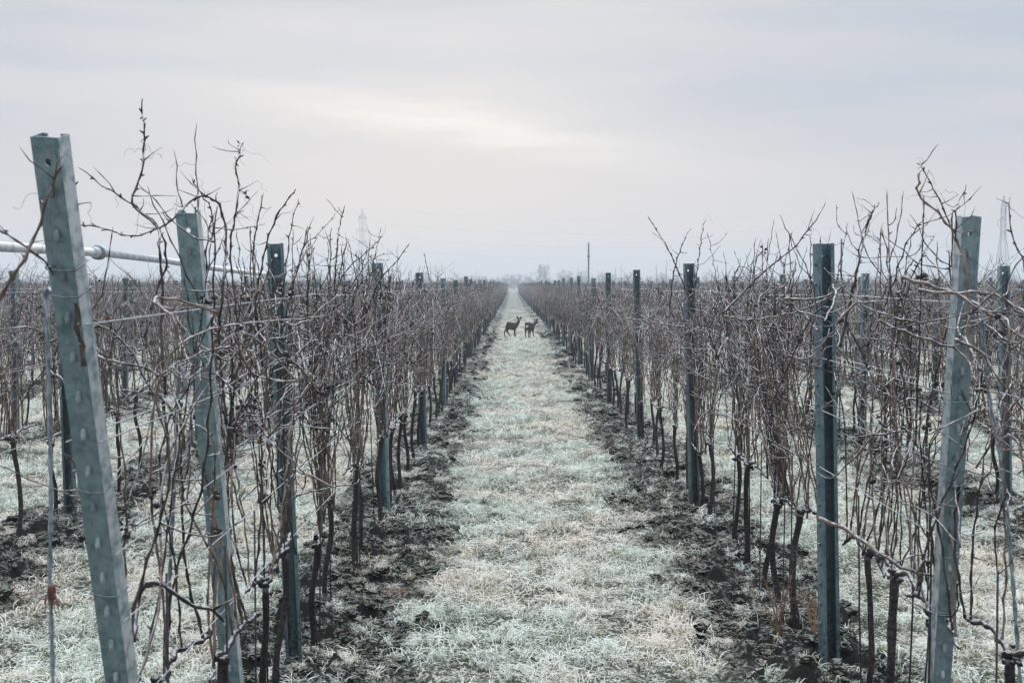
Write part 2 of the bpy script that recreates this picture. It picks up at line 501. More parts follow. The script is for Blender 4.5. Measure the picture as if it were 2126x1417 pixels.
# ------------------------------------------------------------------ ground
def build_ground():
    ys = [-12.0, -6.0, -1.0, 2.0, 4.0, 5.3]
    while ys[-1] < 1500:
        d = ys[-1]; ys.append(d + max(0.018, d * d / (1280 * 2.0) * 0.95))
    ys = np.array(ys); nin = 400
    d = np.maximum(ys, 5.3)
    w1 = 0.43 * d + 0.4
    w2 = np.minimum(w1 + 4 + 0.5 * d, 1150); w1 = np.minimum(w1, 700)
    u = np.linspace(-1, 1, nin)
    ex = np.linspace(0, 1, 13)[1:]
    X = np.concatenate([-(w1[:, None] + (w2 - w1)[:, None] * ex[::-1][None] ** 1.5), w1[:, None] * u[None], w1[:, None] + (w2 - w1)[:, None] * ex[None] ** 1.5], axis=1)
    Y = np.broadcast_to(ys[:, None], X.shape)
    Z = height(X, Y)
    fade = np.clip(1.0 - (Y - 200) / 200, 0, 1)
    Z = Z * fade
    nr, nc = X.shape
    V = np.stack([X, Y, Z], axis=-1).reshape(-1, 3)
    i = np.arange(nr - 1)[:, None] * nc + np.arange(nc - 1)[None]
    F = np.stack([i, i + 1, i + nc + 1, i + nc], axis=-1).reshape(-1, 4)
    me = bpy.data.meshes.new("ground")
    me.vertices.add(len(V)); me.vertices.foreach_set("co", V.astype(np.float32).ravel())
    me.loops.add(F.size); me.loops.foreach_set("vertex_index", F.astype(np.int32).ravel())
    me.polygons.add(len(F)); me.polygons.foreach_set("loop_start", (np.arange(len(F)) * 4).astype(np.int32))
    me.polygons.foreach_set("loop_total", np.full(len(F), 4, np.int32))
    me.update(calc_edges=True)
    me.polygons.foreach_set("use_smooth", [True] * len(F))
    me.materials.append(M['ground'])
    o = bpy.data.objects.new("ground", me); COL.objects.link(o)
    tag(o, kind="structure")


build_ground()


def ordinal(i):
    w = ("first second third fourth fifth sixth seventh eighth ninth tenth eleventh twelfth thirteenth fourteenth fifteenth sixteenth "
         "seventeenth eighteenth nineteenth twentieth twenty-first twenty-second twenty-third twenty-fourth twenty-fifth twenty-sixth "
         "twenty-seventh twenty-eighth twenty-ninth thirtieth").split()
    return w[i]


def row_name(k):
    side = "left" if k < 0 else "right"
    n = abs(k)
    return f"first row {side} of the path" if n == 1 else f"{ordinal(n - 1)} row {side} of the path"


# ------------------------------------------------------------------ steel posts
POST_W, POST_D, POST_LIP, SHEET = 0.074, 0.052, 0.020, 0.003


def post_mesh(length, hooks_on_flanges=True, hole=True, name="profile", mat="steel", POST_W=POST_W, POST_D=POST_D, POST_LIP=POST_LIP):
    """Lipped C profile of folded sheet; web at y=0 with a shallow groove, open side towards +y; foot at z=0."""
    bm = bmesh.new()
    hw = POST_W / 2
    prof = [(-hw + POST_LIP, POST_D - 0.006), (-hw, POST_D), (-hw, POST_D * 0.5), (-hw, 0.0), (-0.013, 0.0), (0.013, 0.0), (hw, 0.0), (hw, POST_D * 0.5), (hw, POST_D), (hw - POST_LIP, POST_D - 0.006)]
    prof = [(x, y + (0.004 if abs(x) < 0.02 and y < 0.01 else 0)) for x, y in prof]
    hz0, hz1 = length - 0.075, length - 0.049
    zs = [0.0] + list(np.arange(0.3, length - 0.15, 0.3)) + [hz0, hz1, length]
    rows = [[bm.verts.new((x, y, z)) for x, y in prof] for z in zs]
    for a, b, z in zip(rows, rows[1:], zs):
        for j in range(len(prof) - 1):
            if hole and j == 4 and abs(z - hz0) < 1e-6:
                # round hole through the web
                c = [a[4], a[5], b[5], b[4]]
                cz = (hz0 + hz1) / 2
                ring = [bm.verts.new((0.0095 * math.cos(t), 0.004, cz + 0.0095 * math.sin(t))) for t in [math.pi * (-3 / 4 + k / 4) for k in range(8)]]
                for q in range(4):
                    r0, r1, r2 = ring[2 * q], ring[2 * q + 1], ring[(2 * q + 2) % 8]
                    bm.faces.new((c[q], c[(q + 1) % 4], r2, r1, r0))
            else:
                bm.faces.new((a[j], a[j + 1], b[j + 1], b[j]))
    bmesh.ops.recalc_face_normals(bm, faces=bm.faces)
    bmesh.ops.solidify(bm, geom=list(bm.faces), thickness=SHEET)
    if hooks_on_flanges:
        for z in np.arange(0.42, length - 0.05, 0.105):
            for s in (-1, 1):
                mt = Matrix.Translation((s * (hw + 0.004), POST_D * 0.55, z)) @ Matrix.Rotation(s * 0.5, 4, 'Y') @ Matrix.Diagonal((0.006, 0.012, 0.022, 1))
                bmesh.ops.create_cube(bm, size=1.0, matrix=mt)
    me = bpy.data.meshes.new(name)
    bm.to_mesh(me); bm.free()
    me.materials.append(M[mat])
    return me


def hook_mesh():
    """Punched-out tab."""
    m = MB()
    V = [(-0.0065, 0, -0.014), (0.0065, 0, -0.014), (0.0065, 0, 0.010), (0, 0, 0.016), (-0.0065, 0, 0.010)]
    V += [(x * 0.85, -0.011 + 0.006 * (z > 0), z * 0.9) for x, _, z in V]
    m.add(V, [(5, 6, 7, 8, 9), (0, 1, 6, 5), (1, 2, 7, 6), (2, 3, 8, 7), (3, 4, 9, 8), (4, 0, 5, 9)])
    m.box((-0.003, -0.0135, -0.012), (0.003, -0.0105, -0.003))
    return m.mesh("hook", M['hook'], False)


HOOK = hook_mesh()


def orient(o, base, top, yaw=0.0):
    """Stand an object (foot at its origin, +Z along its length) from base towards top."""
    d = Vector(top) - Vector(base)
    o.location = Vector([float(c) for c in base])
    q = Vector((0, 0, 1)).rotation_difference(d.normalized())
    o.rotation_mode = 'QUATERNION'
    o.rotation_quaternion = q @ Matrix.Rotation(yaw, 3, 'Z').to_quaternion()


def on_row(px, py, X):
    d = X * FPX / (px - CX)
    for _ in range(4):
        p = pix(px, py, d); d *= X / p[0]
    return pix(px, py, d)


def leaning_post(top_px, bot_px, X, yaw, label, loops, open_to_camera=False):
    top, low = on_row(*top_px, X), on_row(*bot_px, X)
    ax = (low - top) / np.linalg.norm(low - top)
    g = float(height(X, low[1]))
    base = top + ax * ((top[2] - g + 0.15) / -ax[2])
    Lp = float(np.linalg.norm(top - base))
    root = empty("trellis_end_post")
    orient(root, base, top, yaw)
    tag(root, label, "post", "galvanised trellis posts")
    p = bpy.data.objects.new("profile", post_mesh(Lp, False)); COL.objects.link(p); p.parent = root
    for z in np.arange(Lp - 0.135, 0.3, -0.108):
        h = bpy.data.objects.new("hook", HOOK); COL.objects.link(h); h.parent = root
        h.location = (0.0, 0.002, float(z)); h.rotation_euler = (0, 0.06 * math.sin(z * 91), 0)
    for z in loops:
        m = MB()
        hw, e = POST_W / 2 + 0.004, 0.005
        ring = [(-hw, -e, 0), (0, -e - 0.002, -0.004), (hw, -e, 0), (hw, POST_D + e, 0.008), (0, POST_D + e, 0.01), (-hw, POST_D + e, 0.008), (-hw, -e, 0.003)]
        m.tube(ring, 0.0022, 5)
        w = m.build("wire_loop", M['cable'], root); w.location = (0, 0, Lp - z)
    return root, base, top, ax


POSTS = {}      # row -> [distances]
end_l, eb_l, et_l, eax_l = leaning_post((91, 285), (243, 1417), ROW_L, -0.22, "thick galvanised end post leaning towards the camera, leftmost and tallest", (0.33, 0.40, 0.95, 1.27, 1.58, 1.80))
end_l2, eb_l2, et_l2, _ = leaning_post((386, 443), (479, 1410), ROW_L, -0.03, "leaning galvanised post between the tall end post and the first upright post", (0.30, 0.62, 0.71, 1.05))
end_r, eb_r, et_r, eax_r = leaning_post((2018, 450), (1956, 1410), ROW_R, 0.16, "pale galvanised end post leaning outward at the front of the row right of the path", (0.36, 0.68, 1.0, 1.28, 1.5))

POST_LEN = 2.42
POST_ME = [post_mesh(POST_LEN, True, True, "upright", "steel_dark", 0.086, 0.078, 0.017) for _ in range(1)]
measured = {-1: [((572, 506), (611, 1362)), ((785, 546), (801, 1066)), ((872, 566), (880, 925))],
            1: [((1703, 506), (1716, 1381)), ((1428, 547), (1440, 1052)), ((1321, 560), (1330, 916)), ((1263, 566), (1266, 836))],
            -2: [((132, 575), (150, 1082))], 2: [((2081, 552), (2086, 1066))]}
post_spots = []
prng = np.random.default_rng(77)
for k in list(range(-1, -24, -1)) + list(range(1, 24)):
    X = row_x(k)
    end = 216 if k < 0 else 332
    ds = []
    for tp, bp in measured.get(k, []):
        d = CAMH * FPX / (bp[1] - HORIZON)
        b = pix(bp[0], bp[1], d)
        t = pix(tp[0], tp[1], d)
        # measured lean
        t = np.array((t[0], d, t[2]))
        ds.append(d); post_spots.append((k, d, b, t))
    d = (ds[-1] if ds else 6.9 + prng.normal(0, 0.15)) + 4.86
    while d < end:
        j = prng.normal(0, 0.03, 3)
        b = np.array((X + j[0] * 0.6, d, 0)); h = 2.16 + prng.normal(0, 0.035)
        t = np.array((X + j[0] + j[1] * 0.8, d + j[2] * 2, h))
        if abs(X) < 0.46 * d + 1: post_spots.append((k, d, b, t))
        d += 4.86 + prng.normal(0, 0.06)
post_spots.sort(key=lambda s: s[1] * (1 + 0.12 * (abs(s[0]) - 1)))
near_posts, far_posts = post_spots[:180], post_spots[180:]
count = {}
for k, d, b, t in sorted(near_posts, key=lambda s: s[1]):
    i = count.get(k, 0); count[k] = i + 1
    o = bpy.data.objects.new("trellis_post", POST_ME[0]); COL.objects.link(o)
    ax = (t - b) / np.linalg.norm(t - b)
    g = float(height(b[0], b[1]))
    base = t - ax * POST_LEN
    orient(o, base, t, math.pi + prng.normal(0, 0.12))
    if i < 30:
        lab = f"upright steel post, {ordinal(i)} from the front in the {row_name(k)}"
    else:
        lab = f"distant upright trellis post far along the {row_name(k)}"
    tag(o, lab, "post", "galvanised trellis posts")
    POSTS.setdefault(k, []).append(d)
lowpost = bpy.data.objects.new("far_post", post_mesh(POST_LEN, False, False, "far_upright", "steel_dark", 0.086, 0.078, 0.017))
fp = np.array([t - (t - b) / np.linalg.norm(t - b) * POST_LEN for _, _, b, t in far_posts])
scatter("far_trellis_posts", [lowpost], fp, np.stack([np.zeros(len(fp)), np.zeros(len(fp)), np.full(len(fp), math.pi)], 1),
        np.ones((len(fp), 3)), np.zeros(len(fp)), "countless grey steel trellis posts in the distant vine rows", "posts")

# two taller thin steel poles that stick out of the rows
for (px, py, w, X, dd, lab) in ((1222, 503, 4.0, ROW_R, None, "thin tall steel pole rising above the vines right of the deer"),
                                (1747, 495, 4.0, row_x(2), None, "thin steel rod rising beside the wide upright post on the right")):
    t = on_row(px, py, X)
    m = MB()
    r = w * t[1] / FPX / 2
    m.tube([(0, 0, -0.2), (0.004, 0, 1.0), (0, 0, t[2] - 0.02), (0, 0, t[2])], [r, r, r * 0.95, r * 0.7], 8)
    m.tube([(0, 0, t[2] - 0.32), (0, 0, t[2] - 0.27)], [r * 1.5, r * 1.5], 8)
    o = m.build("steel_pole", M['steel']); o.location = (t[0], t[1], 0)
    tag(o, lab, "pole", "thin poles among the vines")

# anchor cables of the end posts and the frayed red twine
def cable(name, pts, r, label, mat='cable', cat="cable", group=None):
    P, Ls = spline(pts, 0.02)
    m = MB()
    th = np.arange(len(P)) * 0.75
    for ph in (0, math.pi):
        off = np.stack([np.cos(th + ph), np.sin(th + ph), np.zeros(len(P))], 1) * r * 0.55
        m.tube(P + off, r * 0.62, 5)
    o = m.build(name, M[mat]); tag(o, label, cat, group)
    return o


cable("anchor_cable", [et_l + eax_l * 0.42 + np.array((-0.02, 0.03, 0)), pix(97, 600, 3.36), pix(99, 700, 3.33), pix(106, 1000, 3.28), pix(104, 1200, 3.26), pix(110, 1417, 3.24), pix(112, 1900, 3.2)], 0.0062,
      "twisted grey anchor cable hanging beside the leftmost end post, red twine tied to it", group="anchor cables")
cable("anchor_cable", [et_l2 + np.array((-0.03, 0.10, -0.62)), pix(372, 760, 4.55), pix(362, 1000, 4.5), pix(350, 1250, 4.48), pix(342, 1417, 4.46), pix(335, 1650, 4.44)], 0.007,
      "twisted grey anchor cable running down to the left of the second leaning post", group="anchor cables")
cable("anchor_cable", [et_r + np.array((0.045, 0.02, -0.33)), pix(2050, 800, 4.62), pix(2078, 960, 4.55), pix(2098, 1150, 4.5), pix(2118, 1417, 4.45), pix(2130, 1640, 4.4)], 0.0075,
      "twisted grey anchor cable beside the end post right of the path", group="anchor cables")
tw = MB(); trng = np.random.default_rng(4)
knot = pix(107, 1228, 3.258)
tw.tube([knot + (0, 0, 0.02), knot, knot - (0, 0, 0.02)], [0.009, 0.011, 0.009], 7)
for q in range(11):
    a = trng.uniform(-0.9, 0.9); ln = trng.uniform(0.03, 0.065)
    p1 = knot + np.array((math.sin(a) * ln * 0.6, -0.012, -0.3 * ln)); p2 = knot + np.array((math.sin(a) * ln, -0.012, -ln * (0.6 + 0.4 * math.cos(a))))
    P, _ = spline([knot, p1, p2], 0.012); P += trng.normal(0, 0.0016, P.shape)
    tw.tube(P, np.linspace(0.0018, 0.0008, len(P)), 4)
tag(tw.build("frayed_twine", M['ribbon']), "frayed reddish twine knotted round the hanging anchor cable", "twine")

# ------------------------------------------------------------------ wires along the rows
def wire_row(k, heights, y0, y1, r, starts=None):
    X = row_x(k)
    for i, z in enumerate(heights):
        ys = [d for d in sorted(POSTS.get(k, [])) if y0 < d < y1]
        for s_ in ((-1, 1) if 0 < i < len(heights) - 1 else (1,)):
            pts = []
            off = s_ * (POST_W / 2 + 0.008)
            if starts: pts.append(np.array(starts[i]) + (off, 0, 0))
            knots = ([y0] if not starts else []) + ys
            for a, b in zip(knots, knots[1:] + [None]):
                pts.append(np.array((X + off, a, z)))
                if b:
                    for u in (0.33, 0.67): pts.append(np.array((X + off, a + (b - a) * u, z - 0.018)))
            m = MB(); m.tube(np.array(pts), r, 4)
            o = m.build("trellis_wire", M['wire'])
            nm = ("lowest", "second lowest", "middle", "second highest", "highest")[i if len(heights) == 5 else (0, 2, 4)[i]]
            side = "" if not (0 < i < len(heights) - 1) else (" path side" if s_ * k < 0 else " far side")
            tag(o, f"frosted trellis wire, {nm} level{side}, {row_name(k)}", "wire", "trellis wires")


def at_z(base, top, z):
    return base + (top - base) * ((z - base[2]) / (top[2] - base[2])) + (0, -0.01, 0)


wire_row(-1, (0.76, 1.07, 1.35, 1.62, 1.95), 3.0, 90, 0.0024, [at_z(eb_l, et_l, z) for z in (0.80, 1.07, 1.27, 1.59, 1.90)])
wire_row(1, (0.74, 1.05, 1.35, 1.62, 1.95), 3.0, 90, 0.0024, [at_z(eb_r, et_r, z) for z in (0.80, 1.05, 1.33, 1.60, 1.93)])
for k in (-2, 2, -3, 3): wire_row(k, (0.76, 1.35, 1.95), 4.0, 60, 0.0024)


# ------------------------------------------------------------------ grapevines
def cane_path(W, rg, node=0.075, zig=0.0055):
    P, Ls = spline(W, node * 0.5)
    n = len(P)
    off = rg.normal(0, zig * 0.5, (n, 3))
    sgn = np.where((np.arange(n) // 2) % 2 == 0, 1, -1)[:, None]
    d = P[-1] - P[0]; d /= np.linalg.norm(d) + 1e-9
    side = np.cross(d, rg.normal(0, 1, 3)); side /= np.linalg.norm(side) + 1e-9
    isnode = (np.arange(n) % 2 == 0)
    P = P + off * 0.5 + side * sgn * zig * isnode[:, None]
    P[0] = W[0]
    return P, isnode


def cane(mb, W, r0, r1, rg, sides=5, node=0.075, zig=0.0035, knob=1.55):
    P, isnode = cane_path(W, rg, node, zig)
    t = np.linspace(0, 1, len(P))
    R = (r0 * (1 - t) + r1 * t) * np.where(isnode, knob, 0.92)
    R[-1] *= 0.6
    mb.tube(P, R, sides)
    return P


def lateral(mb, p, dirn, ln, r, rg, sides=4, up=0.3):
    d = np.asarray(dirn, float); d /= np.linalg.norm(d) + 1e-9
    W = [p, p + d * ln * 0.5 + rg.normal(0, 0.06 * ln, 3), p + d * ln + np.array((0, 0, up * ln)) + rg.normal(0, 0.10 * ln, 3)]
    return cane(mb, W, r, r * 0.55, rg, sides, 0.06, 0.004)


def spurs(mb, P, rg, ln=0.013):
    """Buds and broken stubs at the nodes."""
    for j in range(2, len(P) - 1, 2):
        if rg.random() < 0.7:
            t = P[j + 1] - P[j - 1]; t /= np.linalg.norm(t) + 1e-9
            o = np.cross(t, rg.normal(0, 1, 3)); o /= np.linalg.norm(o) + 1e-9
            q = P[j] + (o * 0.9 + t * 0.6) * ln * rg.uniform(0.6, 1.5)
            mb.tube([P[j], (P[j] + q) / 2, q], [0.0036, 0.0032, 0.0014], 4)


def tendril(mb, p, rg, s=0.7, r=0.0006):
    d = rg.normal(0, 1, 3); d[2] -= 0.3; d /= np.linalg.norm(d)
    e = np.cross(d, rg.normal(0, 1, 3)); e /= np.linalg.norm(e)
    f = np.cross(d, e)
    n = 16; t = np.linspace(0, 1, n)[:, None]
    turns = rg.uniform(0.6, 2.4); amp = rg.uniform(0.006, 0.02) * s
    ln = rg.uniform(0.05, 0.16) * s
    P = p + d * ln * t + amp * t * (e * np.cos(turns * 6.28 * t) - e + f * np.sin(turns * 6.28 * t)) + np.array((0, 0, -0.03 * s)) * t ** 2
    mb.tube(P, np.linspace(r * 1.2, r * 0.7, n), 3)


def cluster(mb, p, rg, s=1.0):
    """Shrivelled grape stalk left on the cane."""
    for _ in range(rg.integers(3, 7)):
        q = p + rg.normal(0, 0.012 * s, 3)
        mb.blob(q, rg.uniform(0.005, 0.012) * s, rg, 0.8)
    lateral(mb, p, (rg.normal(), rg.normal(), -1.5), 0.05 * s, 0.0018, rg, 3, 0)


def leaf_mesh(mb, p, rg, s=0.05):
    """A curled dead vine leaf."""
    n = 9
    ax = rg.normal(0, 1, 3); ax[2] = -abs(ax[2]) - 1; ax /= np.linalg.norm(ax)
    e = np.cross(ax, rg.normal(0, 1, 3)); e /= np.linalg.norm(e); f = np.cross(ax, e)
    V = [p + ax * s * 0.45]
    for j in range(n):
        a = 2 * math.pi * j / n
        rr = s * (0.55 if j % 2 else 0.85) * rg.uniform(0.8, 1.1)
        V.append(p + ax * s * 0.5 + ax * rr * math.cos(a) * 0.9 + e * rr * math.sin(a) + f * rr * 0.45 * math.cos(2 * a + 1))
    mb.add(V, [(0, 1 + j, 1 + (j + 1) % n) for j in range(n)])


def make_trunk(mb, rg, hz, hx, hy, r=0.024):
    n = 15
    t = np.linspace(0, 1, n)
    w = rg.uniform(0.03, 0.075); ph = rg.uniform(0, 6.28, 2)
    P = np.stack([hx * t + w * np.sin(t * 5 + ph[0]) * t * (1.3 - t), hy * t + w * np.sin(t * 6.5 + ph[1]) * t * (1.3 - t) + 0.010 * np.sin(t * 15 + ph[0]), -0.10 + (hz + 0.10) * t], 1)
    R = r * (1.15 - 0.25 * t) * (1 + rg.normal(0, 0.10, n)); R[-1] = r * 1.0; R[-2] = r * 1.15; R[-3] = r * 1.05
    mb.tube(P, R, 8)
    head = P[-1]
    for _ in range(6):
        mb.blob(head + rg.normal(0, 1, 3) * (0.012, 0.03, 0.014), np.array((0.014, 0.022, 0.013)) * rg.uniform(0.7, 1.3), rg, 0.9)
    return head


def vine_geometry(rg, detail, sparse=0):
    """Returns a dict of MBs: trunk, arm list, cane list (each a thing's part), cluster, leaf list. Row runs along y."""
    full = detail == 'full'
    tallp = 0.15 if full else 0.06
    sides = 5 if full else (4 if detail == 'mid' else 3)
    trunk = MB(); head = make_trunk(trunk, rg, rg.uniform(0.60, 0.78), rg.normal(0, 0.02), rg.normal(0, 0.06), rg.uniform(0.0135, 0.0200))
    arms, canes, leaves, clus = [], [], [], MB()
    starts = [head + rg.normal(0, 0.025, 3) for _ in range(2)]
    for s in (-1, 1):
        if rg.random() < 0.9:
            ln = rg.uniform(0.32, 0.52)
            W = [head, head + (rg.normal(0, 0.02), s * ln * 0.45, 0.05), head + (rg.normal(0, 0.03), s * ln, rg.uniform(-0.03, 0.08))]
            a = MB(); P = cane(a, W, 0.013, 0.007, rg, sides + 1, 0.05, 0.007, 1.15)
            arms.append(a)
            for q in P[3::2]: starts.append(q)
    nc = sparse or (rg.integers(14, 18) if detail != 'far' else rg.integers(14, 18))
    for i in range(nc):
        p = starts[rg.integers(0, len(starts))]
        kind = rg.random()
        tgt = rg.uniform(1.45, 1.98) if kind > tallp else rg.uniform(2.0, 2.40 if full else 2.25)
        y1 = p[1] + rg.normal(0, 0.27); y0 = p[1] + (y1 - p[1]) * rg.uniform(0.1, 0.5)
        xe = rg.normal(0, 0.085)
        W = [p, (p[0] * 0.6 + xe * 0.25 + rg.normal(0, 0.018), y0, p[2] + 0.28), (xe * 0.6 + rg.normal(0, 0.022), y0 + (y1 - y0) * 0.5, p[2] + 0.70), (xe, y1, tgt)]
        if kind < 0.34 and kind > tallp:      # hangs out of the wires, arching over
            sx = rg.choice((-1, 1)); W = W[:3] + [np.array((sx * rg.uniform(0.12, 0.3), y1, rg.uniform(1.5, 1.95))), np.array((sx * rg.uniform(0.25, 0.55), y1 + rg.normal(0, 0.3), rg.uniform(1.2, 1.95)))]
        elif kind > 0.90:                   # short stub
            W = W[:2] + [np.array(W[2]) + (0.0, 0, -0.1)]
        elif kind > 0.66:                   # runs along the wires near the top
            W.append(np.array((rg.normal(0, 0.09), y1 + rg.choice((-1, 1)) * rg.uniform(0.2, 0.55), rg.uniform(1.5, 2.03))))
        W = [np.asarray(q, float) for q in W]
        r0 = rg.uniform(0.0031, 0.0048)
        m = MB(); P = cane(m, W, r0, r0 * 0.55, rg, sides)
        nl = len(P)
        if full: spurs(m, P, rg)
        for j in range(int(nl * 0.38), nl - 1, 2):
            if rg.random() < (0.5 if detail != 'far' else 0.36):
                dv = np.array((rg.normal(0, 0.75), rg.normal(0, 1.0), rg.normal(0.45, 0.5)))
                Q = lateral(m, P[j], dv, rg.uniform(0.06, 0.34), 0.0024, rg, 3 if not full else 4)
                if full and rg.random() < 0.5: tendril(m, Q[len(Q) // 2], rg)
            elif full and rg.random() < 0.22: tendril(m, P[j], rg)
            if rg.random() < (0.055 if full else 0.03): cluster(clus, P[j], rg, 1.0)
        canes.append(m)
        if full and rg.random() < 0.05:
            lf = MB(); leaf_mesh(lf, P[int(nl * 0.7)], rg, rg.uniform(0.03, 0.05)); leaves.append(lf)
    for _ in range(7 if sparse else 12):    # loose prunings lying across the wires
        c0 = np.array((rg.normal(0, 0.12), rg.uniform(-0.5, 0.3), rg.uniform(0.95, 2.0)))
        d = np.array((rg.normal(0, 0.14), rg.choice((-1, 1)) * rg.uniform(0.3, 0.8), rg.normal(0, 0.15)))
        bow = np.array((rg.normal(0, 0.05), 0, rg.normal(0.05, 0.09)))
        rr = rg.uniform(0.0022, 0.0040)
        m = MB(); P = cane(m, [c0, c0 + d * 0.33 + bow * 0.9, c0 + d * 0.67 + bow, c0 + d + rg.normal(0, 0.05, 3)], rr, rr * 0.6, rg, sides)
        for j in range(2, len(P) - 1, 3): lateral(m, P[j], rg.normal(0, 1, 3), rg.uniform(0.05, 0.2), 0.002, rg, 3)
        canes.append(m)
    return dict(trunk=trunk, arms=arms, canes=canes, clusters=clus, leaves=leaves)


def merge(mbs):
    m = MB()
    for b in mbs:
        for v in b.v: pass
        o = m.n
        m.v.extend(b.v); m.f.extend([[i + o for i in f] for f in b.f]); m.n += b.n
    return m


def place(name, loc, label, group):
    o = empty(name, loc)
    return tag(o, label, "grapevine", group)


# where vines stand
VSTEP = 0.82
vrng = np.random.default_rng(2024)
spots = []
first = {-1: [4.02, 4.72, 5.55, 5.98, 7.15, 7.92, 8.80, 9.56], 1: [4.28, 4.90, 5.46, 5.99, 7.36, 7.78, 8.36, 8.88, 9.6]}
for k in list(range(-1, -30, -1)) + list(range(1, 30)):
    X = row_x(k)
    segs = [(4.2, 215.0), (236.0, 330.0)] if k < 0 else [(4.2, 332.0)]
    for a, b in segs:
        ds = list(first.get(k, [])) if a < 10 else []
        d = (ds[-1] if ds else a) + VSTEP
        while d < b:
            ds.append(d + vrng.normal(0, 0.07)); d += VSTEP
        for d in ds:
            if abs(X) < 0.44 * d + 1.2: spots.append((k, d))
spots.sort(key=lambda s: s[1] * (1 + 0.30 * (abs(s[0]) - 1)))
near, rest = spots[:300], spots[300:]
HERO_D = 11.5
heroes = {}
counts = {}
group = "bare grapevines in the trellis rows"


PAST = {}


def vine_label(k, i, d):
    if i < 20: return f"bare grapevine, {ordinal(i)} trunk from the front in the {row_name(k)}"
    n = sum(1 for p in POSTS[k] if p < d)
    if 0 < n < len(POSTS[k]) and n < 20:
        j = PAST.get((k, n), 0); PAST[(k, n)] = j + 1
        return f"bare grapevine, {ordinal(j)} past the {ordinal(n - 1)} upright post of the {row_name(k)}"
    return f"bare frosted grapevine far along the {row_name(k)}"


protos = []
for p in range(9):
    g = vine_geometry(np.random.default_rng(500 + p), 'mid')
    protos.append((g['trunk'].mesh("trunk", M['trunk']), merge(g['arms'] + g['canes'][:len(g['canes']) // 2]).mesh("cane_bundle", M['cane']),
                   merge(g['canes'][len(g['canes']) // 2:]).mesh("cane_bundle", M['cane_dark']), merge([g['clusters']]).mesh("dried_stalks", M['dry'])))

for k, d in sorted(near, key=lambda s: s[1]):
    i = counts.get(k, 0); counts[k] = i + 1
    X = row_x(k) + vrng.normal(0, 0.02)
    z = float(height(X, d))
    root = place("grapevine", (X, d, z), vine_label(k, i, d), group)
    if abs(k) == 1 and d < HERO_D:
        rg = np.random.default_rng(int(1000 + d * 97 + k * 13))
        g = vine_geometry(rg, 'full', 9 if (k < 0 and d < 6.5) else (10 if d < 6.5 else 0))
        g['trunk'].build("trunk", M['trunk'], root)
        for a in g['arms']: a.build("arm", M['trunk' if rg.random() < 0.5 else 'cane_dark'], root)
        for c in g['canes']: c.build("cane", M[rg.choice(['cane', 'cane', 'cane_dark', 'cane_red'], p=[0.40, 0.10, 0.44, 0.06])], root)
        if g['clusters'].n: g['clusters'].build("dried_stalks", M['dry'], root)["kind"] = "stuff"
        for l in g['leaves']: l.build("leaf", M['leaf'], root)
        heroes.setdefault(k, []).append((d, root, (X, d, z)))
        # the thin steel stake the young trunk was tied to
        m = MB(); sx = rg.normal(0, 0.012)
        m.tube([(0, 0, -0.1), (sx, 0.005, 0.5), (sx * 1.6, 0, 1.05)], [0.0042, 0.0042, 0.004], 6)
        s = m.build("vine_stake", M['stake']); s.location = (X + rg.choice((-1, 1)) * 0.035, d - 0.03, z)
        tag(s, f"thin dark stake beside the {ordinal(i)} vine in the {row_name(k)}", "stake", "planting stakes")
    else:
        q = protos[vrng.integers(0, len(protos))]
        rz = (0.0 if vrng.random() < 0.5 else math.pi) + vrng.normal(0, 0.12)
        s = vrng.uniform(0.94, 1.05)
        root.rotation_euler = (0, 0, rz); root.scale = (s * vrng.choice((-1, 1)), s, s * vrng.uniform(0.95, 1.03))
        for me in q:
            c = bpy.data.objects.new(me.name.split('.')[0], me); COL.objects.link(c); c.parent = root
            if me.name.startswith("dried") or me.name.startswith("cane"): c["kind"] = "stuff"

# vines too far to tell apart
far_src = []
for p in range(7):
    g = vine_geometry(np.random.default_rng(900 + p), 'far')
    t, c1, c2 = g['trunk'], merge(g['arms'] + g['canes'][:len(g['canes']) * 6 // 10]), merge(g['canes'][len(g['canes']) * 6 // 10:] + [g['clusters']])
    allm = merge([t, c1, c2])
    me = allm.mesh("far_vine", M['trunk'])
    me.materials.append(M['cane']); me.materials.append(M['cane_dark'])
    idx = np.concatenate([np.full(len(t.f), 0), np.full(len(c1.f), 1), np.full(len(c2.f), 2)]).astype(np.int32)
    me.polygons.foreach_set("material_index", idx)
    far_src.append(bpy.data.objects.new("far_vine", me))
P = np.array([(row_x(k) + vrng.normal(0, 0.02), d, float(height(row_x(k), d)) * (1 if d < 200 else 0)) for k, d in rest])
n = len(P)
sc = vrng.uniform(0.93, 1.06, n)
scatter("distant_grapevines", far_src, P, np.stack([np.zeros(n), np.zeros(n), vrng.choice((0, math.pi), n) + vrng.normal(0, 0.12, n)], 1),
        np.stack([sc * vrng.choice((-1, 1), n), sc, sc * vrng.uniform(0.96, 1.03, n)], 1), vrng.integers(0, len(far_src), n),
        "mass of bare brown grapevines in the distant rows", "grapevines")

